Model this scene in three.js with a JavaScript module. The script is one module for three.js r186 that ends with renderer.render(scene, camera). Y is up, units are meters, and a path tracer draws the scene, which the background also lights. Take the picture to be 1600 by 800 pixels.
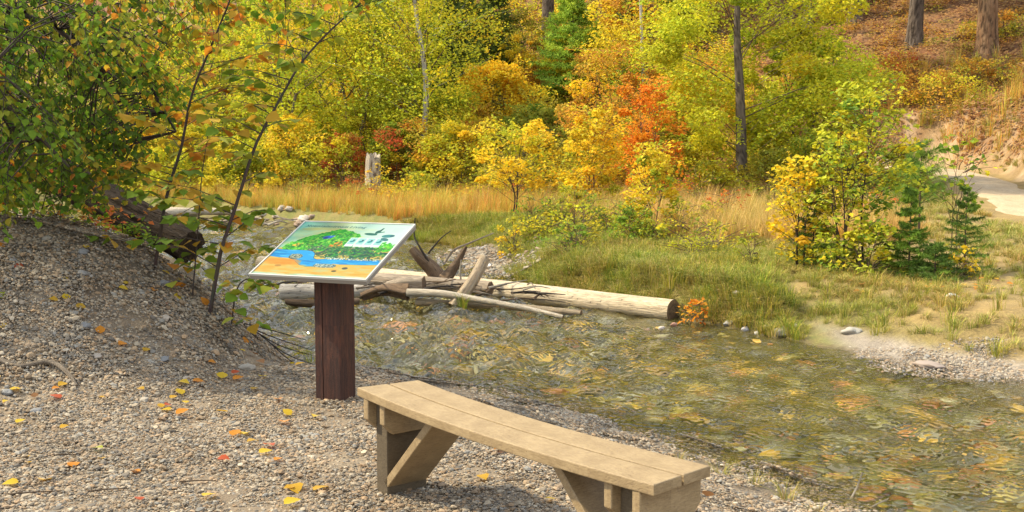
import * as THREE from 'three';
import { mergeGeometries } from 'three/addons/utils/BufferGeometryUtils.js';
import { createNoise2D, createNoise3D } from 'simplex-noise';

// ------------------------------------------------------------------ camera, sky, sun, exposure
function rngSky(seed) { return () => { seed = (seed + 0x6d2b79f5) | 0; let t = Math.imul(seed ^ (seed >>> 15), 1 | seed); t = (t + Math.imul(t ^ (t >>> 7), 61 | t)) ^ t; return ((t ^ (t >>> 14)) >>> 0) / 4294967296; }; }
const scene = new THREE.Scene();
const camera = new THREE.PerspectiveCamera(25.36, 2, 0.1, 600);
camera.position.set(0, 1.5, 0);
camera.rotation.x = -0.0980;
const SUN = new THREE.Vector3(-0.68, 0.72, -0.16).normalize();
{ // bright, thinly veiled autumn sky, the same all round
  const W = 512, Hs = 256, d = new Float32Array(W * Hs * 4), noise = createNoise3D(rngSky(3));
  for (let j = 0; j < Hs; j++) for (let i = 0; i < W; i++) {
    const el = ((j + 0.5) / Hs - 0.5) * Math.PI, az = ((i + 0.5) / W - 0.5) * 2 * Math.PI, x = Math.cos(az) * Math.cos(el), y = Math.sin(el), z = Math.sin(az) * Math.cos(el), t = Math.pow(Math.max(0, y), 0.55);
    let c = 0, amp = 0.6, f = 2.2; for (let o = 0; o < 4; o++) { c += amp * noise(x * f, y * f * 2.2, z * f); amp *= 0.5; f *= 2.1; }
    const veil = Math.min(1, Math.max(0, 0.45 + 0.8 * c)), o = (j * W + i) * 4, clear = [0.68 - 0.34 * t, 0.76 - 0.26 * t, 0.88 - 0.08 * t], cloud = [1.0, 0.97, 0.90];
    for (let k = 0; k < 3; k++) d[o + k] = clear[k] + (cloud[k] - clear[k]) * veil; d[o + 3] = 1;
  }
  const t = new THREE.DataTexture(d, W, Hs, THREE.RGBAFormat, THREE.FloatType); t.mapping = THREE.EquirectangularReflectionMapping; t.magFilter = t.minFilter = THREE.LinearFilter; t.needsUpdate = true;
  scene.background = t; scene.environment = t;
}
const sun = new THREE.DirectionalLight(new THREE.Color(1, 0.87, 0.64), 4.0);
sun.shadow.radius = 4;
sun.position.copy(SUN).multiplyScalar(60);
sun.castShadow = true;
sun.shadow.mapSize.set(4096, 4096);
Object.assign(sun.shadow.camera, { left: -40, right: 40, top: 40, bottom: -40, near: 1, far: 160 });
sun.target.position.set(0, 0, -20);
sun.position.add(sun.target.position);
scene.add(sun, sun.target);
const renderer = new THREE.WebGLRenderer({ antialias: true });
renderer.toneMapping = THREE.LinearToneMapping;
renderer.toneMappingExposure = 2.1;
renderer.shadowMap.enabled = true;

// ------------------------------------------------------------------ helpers
const rngOf = (seed) => () => { seed = (seed + 0x6d2b79f5) | 0; let t = Math.imul(seed ^ (seed >>> 15), 1 | seed); t = (t + Math.imul(t ^ (t >>> 7), 61 | t)) ^ t; return ((t ^ (t >>> 14)) >>> 0) / 4294967296; };
const R0 = rngOf(7);
const n2 = createNoise2D(rngOf(11)), n2b = createNoise2D(rngOf(12)), n3 = createNoise3D(rngOf(13));
const V = (x, y, z) => new THREE.Vector3(x, y, z);
const clamp = (x, a = 0, b = 1) => Math.min(b, Math.max(a, x));
const ss = (a, b, x) => { const t = clamp((x - a) / (b - a)); return t * t * (3 - 2 * t); };
const lerp = (a, b, t) => a + (b - a) * t;
const fbm = (x, y, o = 4) => { let s = 0, a = 0.5; for (let i = 0; i < o; i++) { s += a * n2(x, y); x = x * 2.03 + 7.1; y = y * 2.03 - 3.7; a *= 0.5; } return s; };
const pick = (rng, list) => list[Math.floor(rng() * list.length) % list.length];
const mixc = (a, b, t) => [lerp(a[0], b[0], t), lerp(a[1], b[1], t), lerp(a[2], b[2], t)];
const taken = new Map();
const numbered = (name) => { const k = taken.get(name) ?? 0; taken.set(name, k + 1); return k ? name + '_' + String(k).padStart(3, '0') : name; };
const shadowed = (o) => { o.traverse((m) => { if (m.isMesh) { m.castShadow = true; m.receiveShadow = true; } }); return o; };
function tag(o, label, category, group, kind) {
  if (label) o.userData.label = label;
  if (category) o.userData.category = category;
  if (group) o.userData.group = group;
  if (kind) o.userData.kind = kind;
  return o;
}
function thing(name, label, category, pos = [0, 0, 0], group) {
  const o = new THREE.Group(); o.name = numbered(name); o.position.set(...pos); scene.add(o);
  return tag(o, label, category, group);
}
function part(name, geo, mat, parent) { const m = new THREE.Mesh(geo, mat); m.name = name; m.castShadow = m.receiveShadow = true; parent.add(m); return m; }
function solo(name, geo, mat, label, category, group, kind) {
  const m = new THREE.Mesh(geo, mat); m.name = numbered(name); m.castShadow = m.receiveShadow = true; scene.add(m);
  return tag(m, label, category, group, kind);
}
function dataTex(w, h, fn, srgb = false) {
  const d = new Uint8Array(w * h * 4);
  for (let y = 0; y < h; y++) for (let x = 0; x < w; x++) { const c = fn(x / w, y / h), i = (y * w + x) * 4; d[i] = clamp(c[0]) * 255; d[i + 1] = clamp(c[1]) * 255; d[i + 2] = clamp(c[2]) * 255; d[i + 3] = 255; }
  const t = new THREE.DataTexture(d, w, h); t.wrapS = t.wrapT = THREE.RepeatWrapping; t.magFilter = t.minFilter = THREE.LinearFilter;
  if (srgb) t.colorSpace = THREE.SRGBColorSpace;
  t.needsUpdate = true; return t;
}
// noise that tiles over the unit square
function tileNoise(scale, seed) { const n = createNoise3D(rngOf(seed)), n4 = createNoise3D(rngOf(seed + 1)); const k = scale / (2 * Math.PI);
  return (u, v) => { const a = u * 2 * Math.PI, b = v * 2 * Math.PI; return 0.5 * (n(Math.cos(a) * k + 9 * Math.cos(b), Math.sin(a) * k, Math.cos(b) * k) + n4(Math.sin(a) * k, Math.sin(b) * k, Math.cos(a) * k + Math.cos(b) * k)); }; }

// growing buffer of coloured faces
class Batch {
  constructor() { this.p = []; this.c = []; this.i = []; this.uv = null; }
  vert(x, y, z, c) { this.p.push(x, y, z); this.c.push(c[0], c[1], c[2]); return this.p.length / 3 - 1; }
  tri(a, b, c) { this.i.push(a, b, c); }
  geo(smooth = false) {
    const g = new THREE.BufferGeometry();
    g.setAttribute('position', new THREE.Float32BufferAttribute(this.p, 3));
    g.setAttribute('color', new THREE.Float32BufferAttribute(this.c, 3));
    g.setIndex(this.p.length / 3 > 65535 ? new THREE.Uint32BufferAttribute(this.i, 1) : new THREE.Uint16BufferAttribute(this.i, 1));
    if (smooth) g.computeVertexNormals();
    return g;
  }
  // small leaf: two faces folded along the midrib; p base, d tip direction, n face normal
  leaf(px, py, pz, dx, dy, dz, nx, ny, nz, L, W, c) {
    let sx = dy * nz - dz * ny, sy = dz * nx - dx * nz, sz = dx * ny - dy * nx; const l = Math.hypot(sx, sy, sz) || 1; sx *= W / 2 / l; sy *= W / 2 / l; sz *= W / 2 / l;
    const f = W * 0.16, mx = px + dx * L * 0.45 + nx * f, my = py + dy * L * 0.45 + ny * f, mz = pz + dz * L * 0.45 + nz * f;
    const a = this.vert(px, py, pz, c), b = this.vert(mx + sx, my + sy, mz + sz, c), t = this.vert(px + dx * L, py + dy * L, pz + dz * L, c), e = this.vert(mx - sx, my - sy, mz - sz, c);
    this.tri(a, b, t); this.tri(a, t, e);
  }
  // ovate leaf with six outline points and a folded midrib
  ovate(P, D, N, L, W, c) {
    const S = V(0, 0, 0).crossVectors(D, N).normalize(), q = (u, s, h) => { const x = P.x + D.x * L * u + S.x * W * s + N.x * W * h, y = P.y + D.y * L * u + S.y * W * s + N.y * W * h, z = P.z + D.z * L * u + S.z * W * s + N.z * W * h; return this.vert(x, y, z, c); };
    const a = q(0, 0, 0), m = q(0.45, 0, -0.06), t = q(1, 0, -0.16), r1 = q(0.2, 0.4, 0.1), r2 = q(0.6, 0.42, 0.06), l1 = q(0.2, -0.4, 0.1), l2 = q(0.6, -0.42, 0.06);
    this.tri(a, r1, m); this.tri(r1, r2, m); this.tri(r2, t, m); this.tri(a, m, l1); this.tri(l1, m, l2); this.tri(l2, m, t);
  }
  // tapered tube through points [x,y,z,r]
  tube(pts, sides, c, cap = true) {
    const rows = []; let ref = V(0.31, 0.2, 0.93);
    for (let k = 0; k < pts.length; k++) {
      const a = pts[Math.max(0, k - 1)], b = pts[Math.min(pts.length - 1, k + 1)], T = V(b[0] - a[0], b[1] - a[1], b[2] - a[2]).normalize();
      const U = ref.clone().addScaledVector(T, -ref.dot(T)); if (U.lengthSq() < 1e-4) U.set(T.y, -T.x, 0.01); U.normalize(); ref = U; const W = V(0, 0, 0).crossVectors(T, U), row = [];
      for (let s = 0; s < sides; s++) { const t = s / sides * 2 * Math.PI, r = pts[k][3], cs = Math.cos(t) * r, sn = Math.sin(t) * r; row.push(this.vert(pts[k][0] + U.x * cs + W.x * sn, pts[k][1] + U.y * cs + W.y * sn, pts[k][2] + U.z * cs + W.z * sn, typeof c === 'function' ? c(k, s) : c)); }
      if (k) for (let s = 0; s < sides; s++) { const p = rows[k - 1], n = (s + 1) % sides; this.tri(p[s], p[n], row[s]); this.tri(p[n], row[n], row[s]); }
      rows.push(row);
    }
    if (cap && sides > 4) for (const [row, flip, P] of [[rows[0], 1, pts[0]], [rows[rows.length - 1], 0, pts[pts.length - 1]]]) { const m = this.vert(P[0], P[1], P[2], typeof c === 'function' ? c(0, 0) : c); for (let s = 0; s < sides; s++) { const n = (s + 1) % sides; flip ? this.tri(m, row[n], row[s]) : this.tri(m, row[s], row[n]); } }
  }
}
const smoothPath = (pts, n) => { const c = new THREE.CatmullRomCurve3(pts.map((p) => V(p[0], p[1], p[2]))); return c.getPoints(n); };
const tubePts = (curve, r0, r1, wob = 0, rng = R0) => curve.map((p, k) => { const t = k / (curve.length - 1), r = lerp(r0, r1, t); return [p.x + (rng() - 0.5) * wob * r, p.y + (rng() - 0.5) * wob * r, p.z + (rng() - 0.5) * wob * r, r]; });

// ------------------------------------------------------------------ materials
const LEAFM = new THREE.MeshPhysicalMaterial({ name: 'leaf', vertexColors: true, roughness: 0.95, transmission: 0.5, thickness: 0, specularIntensity: 0.2, side: THREE.DoubleSide });
const GRASSM = new THREE.MeshPhysicalMaterial({ name: 'grass', vertexColors: true, roughness: 0.95, transmission: 0.3, thickness: 0, specularIntensity: 0.25, side: THREE.DoubleSide });
const NEEDLEM = new THREE.MeshPhysicalMaterial({ name: 'needle', vertexColors: true, roughness: 0.9, specularIntensity: 0.25, side: THREE.DoubleSide });
const barkTexture = dataTex(256, 256, (() => { const a = tileNoise(22, 31), b = tileNoise(60, 33); return (u, v) => { const s = 0.62 + 0.38 * a(u * 1, v) * 1.2 + 0.25 * b(u, v); return [s, s, s]; }; })());
const BARKM = new THREE.MeshStandardMaterial({ name: 'bark', vertexColors: true, roughness: 0.95 });
const STONEM = new THREE.MeshStandardMaterial({ name: 'stone', vertexColors: true, roughness: 0.85 });
const GRAIN = (() => { const a = tileNoise(16, 35); return dataTex(512, 512, (u, v) => { let k = 0.86 + 0.16 * n2(u * 3, v * 46) + 0.14 * n2b(u * 9, v * 110) + 0.1 * a(u, v); const c = Math.abs(n2(u * 2.2 + 40, v * 26)); if (c < 0.07) k -= (0.07 - c) * 8; const d = Math.abs(n2b(u * 5 + 9, v * 60)); if (d < 0.06) k -= (0.06 - d) * 4; return [k, k * 0.985, k * 0.96]; }); })();
const DRYWOODM = new THREE.MeshStandardMaterial({ name: 'driftwood', vertexColors: true, map: GRAIN, bumpMap: GRAIN, bumpScale: 0.012, roughness: 0.88 });
const PINEBARKM = new THREE.MeshPhysicalMaterial({ name: 'pine_bark', specularIntensity: 0.2, vertexColors: true, map: GRAIN, bumpMap: GRAIN, bumpScale: 0.05, roughness: 0.95 });

// ------------------------------------------------------------------ the lie of the land
const WATER = -0.35;
const NEAR = [[9, 4], [5.5, 0], [3.6, -2], [2.3, -4.4], [1.62, -5.73], [1.25, -6.4], [0.5, -7.6], [-0.5, -8.75], [-1.3, -9.0], [-1.75, -9.35], [-2.15, -10.0], [-2.65, -11.0], [-3.25, -12.4], [-3.8, -13.6], [-4.6, -15.6], [-7, -21], [-12, -29], [-24, -38], [-60, -52]];
const FAR = [[15, 4], [9, -3.5], [6, -6.8], [3.95, -8.7], [3.3, -9.4], [2.87, -10.2], [2.47, -11], [1.96, -11.6], [1.72, -12.1], [1.1, -13], [0.4, -14.3], [-0.37, -16.5], [-0.75, -18.6], [-1.2, -20.6], [-2.2, -22], [-5.8, -25.9], [-10, -31.4], [-16, -37], [-26, -45], [-60, -62]];
const HILLTOE = [[9.5, -8], [9.9, -17], [10.7, -21.5], [11.9, -26.5], [12.5, -29.5], [11.6, -32], [8, -34], [4, -36.5], [-2, -41], [-10, -47], [-25, -56], [-60, -70]];
const RIVER = [...NEAR, ...[...FAR].reverse()];
const HILLAREA = [...HILLTOE, [-300, -80], [-300, -400], [400, -400], [400, -8]];
function distTo(line, x, z) { let m = 1e9; for (let k = 1; k < line.length; k++) { const ax = line[k - 1][0], az = line[k - 1][1], bx = line[k][0] - ax, bz = line[k][1] - az, t = clamp(((x - ax) * bx + (z - az) * bz) / (bx * bx + bz * bz)), dx = x - ax - bx * t, dz = z - az - bz * t, d = dx * dx + dz * dz; if (d < m) m = d; } return Math.sqrt(m); }
function inside(poly, x, z) { let c = false; for (let i = 0, j = poly.length - 1; i < poly.length; j = i++) { const a = poly[i], b = poly[j]; if ((a[1] > z) !== (b[1] > z) && x < (b[0] - a[0]) * (z - a[1]) / (b[1] - a[1]) + a[0]) c = !c; } return c; }
const toeAt = (x) => { const t = [[-30, 52], [-15, 41], [-6, 33.5], [0, 29.5], [6, 25], [9, 32], [20, 40]]; if (x <= t[0][0]) return t[0][1]; for (let k = 1; k < t.length; k++) if (x < t[k][0]) return lerp(t[k - 1][1], t[k][1], (x - t[k - 1][0]) / (t[k][0] - t[k - 1][0])); return 40; };
// {side: 'river' | 'near' | 'far', s: metres to the water's edge}
function site(x, z) { const dn = distTo(NEAR, x, z), df = distTo(FAR, x, z); const w = 0.10 * n2(x * 1.3, z * 1.3); if (inside(RIVER, x, z)) { const s = Math.min(dn, df) + w; return s > 0 ? { side: 'river', s, far: df < dn } : { side: df < dn ? 'far' : 'near', s: -s }; } const s = Math.min(dn, df) + w; return s < 0 ? { side: 'river', s: -s, far: df < dn } : { side: dn < df ? 'near' : 'far', s }; }
function hillAt(x, z) {
  const t = Math.max(0, -z - toeAt(x)), a = t < 26 ? 0.12 * t + 0.008 * t * t : 0.12 * 26 + 0.008 * 676 + 0.536 * (t - 26);
  let b = 0;
  if (inside(HILLAREA, x, z)) { const s = distTo(HILLTOE, x, z); b = (x > 6 ? 1.2 : 0.4) * ss(0, 1.1, s) + 0.34 * Math.max(0, s - 0.5) + 0.004 * Math.min(s, 40) ** 2; }
  const h = Math.max(a, b);
  return h + (h > 0.05 ? clamp(h) * (0.25 * fbm(x * 0.35, z * 0.35, 3) + 0.08 * n2(x * 1.7, z * 1.7)) : 0);
}
const BERM = [[-1.62, 0], [-1.85, 0.06], [-2.0, 0.22], [-2.2, 0.41], [-2.39, 0.52], [-2.76, 0.74], [-3.06, 0.91], [-3.4, 1]];
const bermAt = (x) => { if (x >= BERM[0][0]) return 0; for (let k = 1; k < BERM.length; k++) if (x > BERM[k][0]) return lerp(BERM[k - 1][1], BERM[k][1], (x - BERM[k - 1][0]) / (BERM[k][0] - BERM[k - 1][0])); return 1; };
const mound = (x, z) => 0.92 * bermAt(x + 0.05 * n2(x * 1.1 + 4, z * 1.1)) * Math.exp(-(((z + 8.5) / (z > -8.5 ? 1.5 : 0.95)) ** 2)) * (1 - 0.05 * n2b(x * 0.9, z * 0.9));
function H(x, z) {
  const q = site(x, z);
  if (q.side === 'river') return WATER - 0.02 - (q.far ? 0.30 : 0.34) * ss(0, q.far ? 1.0 : 1.3, q.s) + 0.02 * n2(x * 2, z * 2);
  if (q.side === 'near') return WATER + 0.35 * ss(0, 1.5, q.s) + mound(x, z) + 0.42 * Math.exp(-(((x + 4.5) / 0.9) ** 2) - (((z + 14.2) / 0.9) ** 2)) + 0.02 * fbm(x * 0.8, z * 0.8, 2) + 0.006 * n2(x * 6, z * 6);
  const spit = ss(2.55, 3.0, x) * ss(-16, -12, z) , bar = ss(-15, -17, z) * ss(-24, -21, z) * ss(-3, -1, x), w = lerp(0.55, 1.5, Math.max(spit, bar));
  return WATER + 0.36 * ss(0, w, q.s) + 0.012 * Math.min(q.s, 40) + 0.042 * clamp(-z - 17, 0, 16) * ss(5, 8.5, x) + 0.04 * fbm(x * 0.7, z * 0.7, 3) * ss(0, 1, q.s) + hillAt(x, z);
}
function normalAt(x, z, e = 0.06) { return V(H(x - e, z) - H(x + e, z), 2 * e, H(x, z - e) - H(x, z + e)).normalize(); }
const PATH = [[9.6, -13], [9.25, -17], [9.55, -20.5], [10.5, -24.5], [11.4, -28], [11.5, -30.5], [10.4, -32.6]];
const axis = (list) => { const out = []; for (const [a, b, st] of list) for (let x = a; x < b - 1e-6; x += st) out.push(x); out.push(list[list.length - 1][1]); return out; };

// one sheet of ground reaching beyond the hill crest
const speckle = dataTex(512, 512, (() => { const r = rngOf(91), g = []; for (let k = 0; k < 512 * 512; k++) g.push(r()); const s = tileNoise(70, 51), m = tileNoise(18, 53);
  return (u, v) => { const k = 0.80 + 0.26 * s(u, v) + 0.14 * m(u, v) + 0.18 * (g[(Math.floor(v * 512) * 512 + Math.floor(u * 512))] - 0.5); return [k, k * 0.99, k * 0.97]; }; })());
{
  const xs = axis([[-200, -60, 14], [-60, -20, 2], [-20, -8, 0.5], [-8, -4.6, 0.2], [-4.6, 4.4, 0.08], [4.4, 14, 0.22], [14, 24, 0.5], [24, 60, 2], [60, 200, 14]]);
  const zs = axis([[-260, -90, 10], [-90, -50, 2], [-50, -36, 0.6], [-36, -18, 0.3], [-18, -13, 0.14], [-13, -2.4, 0.08], [-2.4, 8, 0.5], [8, 60, 8]]);
  const b = new Batch(), uv = [], nx = xs.length;
  for (const z of zs) for (const x of xs) {
    const q = site(x, z), h = H(x, z), f = fbm(x * 0.9, z * 0.9, 4), g = fbm(x * 4 + 9, z * 4, 3); let c;
    if (q.side === 'river') c = mixc([0.105, 0.095, 0.03], [0.16, 0.135, 0.045], clamp(0.5 + f + g));
    else if (q.side === 'near') { const m = clamp(mound(x, z) * 1.6); c = mixc(mixc([0.25, 0.195, 0.13], [0.19, 0.145, 0.095], clamp(0.5 + f * 1.3 + g * 0.7)), mixc([0.19, 0.155, 0.11], [0.13, 0.095, 0.06], clamp(0.5 + f * 1.5 + g)), m); if (q.s < 0.25) c = mixc(c, [0.10, 0.08, 0.05], 0.6); }
    else {
      const hill = clamp(hillAt(x, z) * 1.5), straw = mixc([0.34, 0.235, 0.085], [0.24, 0.17, 0.06], clamp(0.5 + f * 1.3 + g)), green = mixc([0.16, 0.17, 0.035], [0.22, 0.18, 0.05], clamp(0.5 + g * 1.5));
      c = mixc(straw, green, clamp((1.9 - q.s) * 0.8 + f) * ss(4.4, 2.5, x));
      const litter = mixc([0.20, 0.085, 0.03], [0.26, 0.15, 0.055], clamp(0.5 + f * 1.6 + g)), cut = inside(HILLAREA, x, z) && x > 7 ? ss(3.4, 1.2, distTo(HILLTOE, x, z)) : 0;
      c = mixc(c, litter, hill); c = mixc(c, mixc([0.50, 0.36, 0.22], [0.36, 0.24, 0.12], clamp(0.5 + f * 2)), cut * clamp(0.65 + 1.2 * g));
      const spit = Math.max(ss(2.85, 3.2, x) * ss(0.6, 0.4, q.s) * ss(-13, -11, z), ss(-15.5, -17, z) * ss(-20.5, -19, z) * ss(-1.8, -1.1, x) * ss(0.7, 0.45, q.s)); c = mixc(c, mixc([0.34, 0.29, 0.23], [0.26, 0.22, 0.17], clamp(0.5 + g)), spit);
      if (q.s < 0.16) c = mixc(c, [0.11, 0.075, 0.035], 0.7);
    }
    b.vert(x, h, z, c); uv.push(x * 0.8, z * 0.8);
  }
  for (let j = 0; j + 1 < zs.length; j++) for (let i = 0; i + 1 < nx; i++) { const a = j * nx + i; b.tri(a, a + nx, a + 1); b.tri(a + 1, a + nx, a + nx + 1); }
  const g = b.geo(true); g.setAttribute('uv', new THREE.Float32BufferAttribute(uv, 2));
  solo('ground', g, new THREE.MeshStandardMaterial({ name: 'earth', vertexColors: true, map: speckle, bumpMap: speckle, bumpScale: 0.012, roughness: 1 }), null, null, null, 'structure');
}
// pale dirt path up by the cut bank
{
  const c = smoothPath(PATH.map(([x, z]) => [x, 0, z]), 70), b = new Batch(), uv = [], W = 9;
  c.forEach((p, k) => { const a = c[Math.max(0, k - 1)], e = c[Math.min(c.length - 1, k + 1)], T = V(e.x - a.x, 0, e.z - a.z).normalize();
    for (let j = 0; j < W; j++) { const s = (j / (W - 1) - 0.5) * (1.25 + 0.35 * n2(p.z * 0.8, j > 4 ? 5 : 0)), x = p.x - T.z * s, z = p.z + T.x * s, edge = Math.abs(j / (W - 1) - 0.5) > 0.45; const t = clamp(0.5 + fbm(x * 1.8, z * 1.8, 3)); b.vert(x, H(x, z) + (edge ? -0.015 : 0.03), z, mixc([0.56, 0.44, 0.29], [0.44, 0.33, 0.20], t)); uv.push(x * 0.8, z * 0.8); } });
  for (let k = 0; k + 1 < c.length; k++) for (let j = 0; j + 1 < W; j++) { const a = k * W + j; b.tri(a, a + 1, a + W); b.tri(a + 1, a + W + 1, a + W); }
  const g = b.geo(true); g.setAttribute('uv', new THREE.Float32BufferAttribute(uv, 2));
  solo('path', g, new THREE.MeshStandardMaterial({ name: 'path_dirt', vertexColors: true, map: speckle, bumpMap: speckle, bumpScale: 0.015, roughness: 1 }), null, null, null, 'structure');
}
// the stream: a clear rippled sheet over the bed
{
  const xs = axis([[-30, -14, 0.5], [-14, -5, 0.16], [-5, 5, 0.05], [5, 12, 0.25]]), zs = axis([[-44, -26, 0.4], [-26, -16, 0.12], [-16, -5, 0.05], [-5, 2, 0.25]]), b = new Batch(), uv = [], nx = xs.length, keep = [];
  const rip = (x, z) => { const u = x * 0.75 + z * 0.66, v = -x * 0.66 + z * 0.75, w = 0.25 * n2(x * 0.6, z * 0.6); const q = fbm(x * 0.35 + 30, z * 0.35, 2); const amp = 0.55 + 0.65 * clamp(0.4 + q) + 2.2 * ss(-7.2, -10, z) * ss(2.2, -0.8, x);
    return amp * 1.9 * (0.0125 * n2(u * 1.5 + w, v * 2.3) + 0.0060 * n2b(u * 3.4, v * 5.0 + w * 3) + 0.0016 * n2(u * 9 + 3, v * 12)); };
  for (const z of zs) for (const x of xs) { const h = H(x, z); keep.push(h < WATER + 0.06); b.vert(x, WATER + rip(x, z) * ss(WATER + 0.03, WATER - 0.08, h), z, [1, 1, 1]); uv.push(x * 1.4, z * 1.4); }
  for (let j = 0; j + 1 < zs.length; j++) for (let i = 0; i + 1 < nx; i++) { const a = j * nx + i; if (!(keep[a] || keep[a + 1] || keep[a + nx] || keep[a + nx + 1])) continue; b.tri(a, a + nx, a + 1); b.tri(a + 1, a + nx, a + nx + 1); }
  const g = b.geo(true); g.deleteAttribute('color'); g.setAttribute('uv', new THREE.Float32BufferAttribute(uv, 2));
  const waves = []; { const r = rngOf(5); for (let k = 0; k < 46; k++) waves.push([Math.round((r() - 0.5) * 26), Math.round((r() - 0.5) * 26), r() * 6.28, 0.4 + r()]); }
  const bump = dataTex(512, 512, (u, v) => { let s = 0; for (const [a, c, p, m] of waves) s += m * Math.sin(6.2832 * (a * u + c * v) + p); s = 0.5 + s / 22; return [s, s, s]; });
  solo('stream_water', g, new THREE.MeshPhysicalMaterial({ name: 'water', color: new THREE.Color().setRGB(0.93, 0.90, 0.64), transmission: 1, thickness: 0.3, roughness: 0.04, ior: 1.33, bumpMap: bump, bumpScale: 0.012, side: THREE.DoubleSide }), 'clear shallow mountain stream rippling over olive cobbles', 'stream', null, 'structure');
}

// ------------------------------------------------------------------ stones and gravel
function stoneInto(b, rng, x, y, z, rx, ry, rz, c, detail = 0) {
  const g = stoneInto.g[detail] ??= (() => { const g = new THREE.IcosahedronGeometry(1, detail), p = g.attributes.position, key = new Map(), verts = [], idx = []; for (let k = 0; k < p.count; k++) { const s = [p.getX(k), p.getY(k), p.getZ(k)].map((q) => q.toFixed(4)).join(); if (!key.has(s)) { key.set(s, verts.length); verts.push([p.getX(k), p.getY(k), p.getZ(k)]); } idx.push(key.get(s)); } return { verts, idx }; })();
  const a = rng() * 6.28, t = (rng() - 0.5) * 0.6, ca = Math.cos(a), sa = Math.sin(a), ct = Math.cos(t), st = Math.sin(t), o = b.p.length / 3, sd = rng() * 50;
  for (const [vx, vy, vz] of g.verts) { const k = 1 + 0.34 * n3(vx * 1.1 + sd, vy * 1.1, vz * 1.1) + (detail ? 0.07 * n3(vx * 3, vy * 3 + sd, vz * 3) : 0); let X = vx * rx * k, Y = vy * ry * k, Z = vz * rz * k; const y2 = Y * ct - Z * st, z2 = Y * st + Z * ct; b.vert(x + X * ca - z2 * sa, y + y2, z + X * sa + z2 * ca, c); }
  for (const i of g.idx) b.i.push(o + i);
}
stoneInto.g = [];
const STONES = [[0.24, 0.205, 0.155], [0.16, 0.14, 0.115], [0.30, 0.255, 0.19], [0.22, 0.165, 0.105], [0.11, 0.098, 0.083], [0.34, 0.30, 0.235], [0.25, 0.175, 0.105], [0.19, 0.185, 0.17], [0.28, 0.21, 0.14]];
const patches = [];
for (let k = 0; k < 6; k++) {
  const rng = rngOf(300 + k), b = new Batch();
  for (let j = 0; j < 1250; j++) { const r = 0.30 * Math.sqrt(rng()), a = rng() * 6.28; if (rng() < (r - 0.2) / 0.13) continue; const s = 0.0030 + 0.0062 * rng() ** 2.4 + (rng() < 0.035 ? 0.004 + 0.008 * rng() : 0), c = pick(rng, STONES), m = 0.7 + 0.55 * rng(); stoneInto(b, rng, r * Math.cos(a), s * 0.25, r * Math.sin(a), s * (0.9 + 0.6 * rng()), s * 0.62, s, [c[0] * m, c[1] * m, c[2] * m]); }
  patches.push(b.geo());
}
function scatterInstances(name, geos, mat, list, label, category) {   // list: [geo index, x, y, z, normal, turn, scale, tint]
  const M = new THREE.Matrix4(), q = new THREE.Quaternion(), q2 = new THREE.Quaternion(), up = V(0, 1, 0), root = geos.length > 1 ? new THREE.Group() : null;
  if (root) { root.name = numbered(name); scene.add(root); tag(root, label, category, null, 'stuff'); }
  geos.forEach((g, gi) => {
    const mine = list.filter((l) => l[0] === gi); if (!mine.length) return;
    const im = new THREE.InstancedMesh(g, mat, mine.length); im.name = root ? name + '_patch' : numbered(name); im.castShadow = im.receiveShadow = true; im.userData.kind = 'stuff';
    mine.forEach(([, x, y, z, n, turn, s, tint], k) => { q.setFromUnitVectors(up, n ?? up); q2.setFromAxisAngle(up, turn); q.multiply(q2); const sc = Array.isArray(s) ? V(...s) : V(s, s, s); M.compose(V(x, y, z), q, sc); im.setMatrixAt(k, M); im.setColorAt(k, new THREE.Color().setRGB(...(tint ?? [1, 1, 1]))); });
    if (root) root.add(im); else { scene.add(im); tag(im, label, category, null, 'stuff'); }
  });
}
{
  const rng = rngOf(41), list = [];
  for (let x = -7; x < 4; x += 0.27) for (let z = -2.7; z > -13; z -= 0.27) {
    const X = x + (rng() - 0.5) * 0.3, Z = z + (rng() - 0.5) * 0.3, q = site(X, Z); if (!(q.side === 'near' || (q.side === 'river' && !q.far && q.s < 0.35)) || X > -Z * 0.5 + 0.8 || X < Z * 0.5 - 0.8) continue;
    const m = mound(X, Z), f = fbm(X * 0.9 + 3, Z * 0.9, 3); if (m > 0.15 && f > 0.42 && rng() < 0.35) continue;
    const s = (m > 0.12 ? 1.15 : 0.95) * (0.85 + 0.35 * rng()), t = (q.s < 0.5 && q.side === 'near' && X > -0.3 ? 1.25 : 1) * (0.9 + 0.2 * rng()); list.push([Math.floor(rng() * 6), X, H(X, Z) + 0.002, Z, normalAt(X, Z, 0.12), rng() * 6.28, s, [t, t * 0.95, t * 0.86]]);
  }
  for (let k = 0; k < 2400; k++) { const X = -3 + 9 * rng(), Z = -7.5 - 14 * rng(), q = site(X, Z); if (q.side !== 'far') continue; const spit = (X > 3.0 && Z > -12.5 && q.s < 0.46 + 0.15 * n2(X * 2, Z * 2)) || (Z < -15.8 && Z > -19.5 && X > -1.3 && q.s < 0.6); if (spit) list.push([Math.floor(rng() * 6), X, H(X, Z), Z, normalAt(X, Z, 0.12), rng() * 6.28, (Z < -15 ? 2.2 : 1.0) * (0.8 + 0.5 * rng()), [1.05, 1.03, 1.0]]); }
  scatterInstances('gravel', patches, STONEM, list, 'loose grey and tan gravel covering the bank and berm', 'gravel');
}
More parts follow.
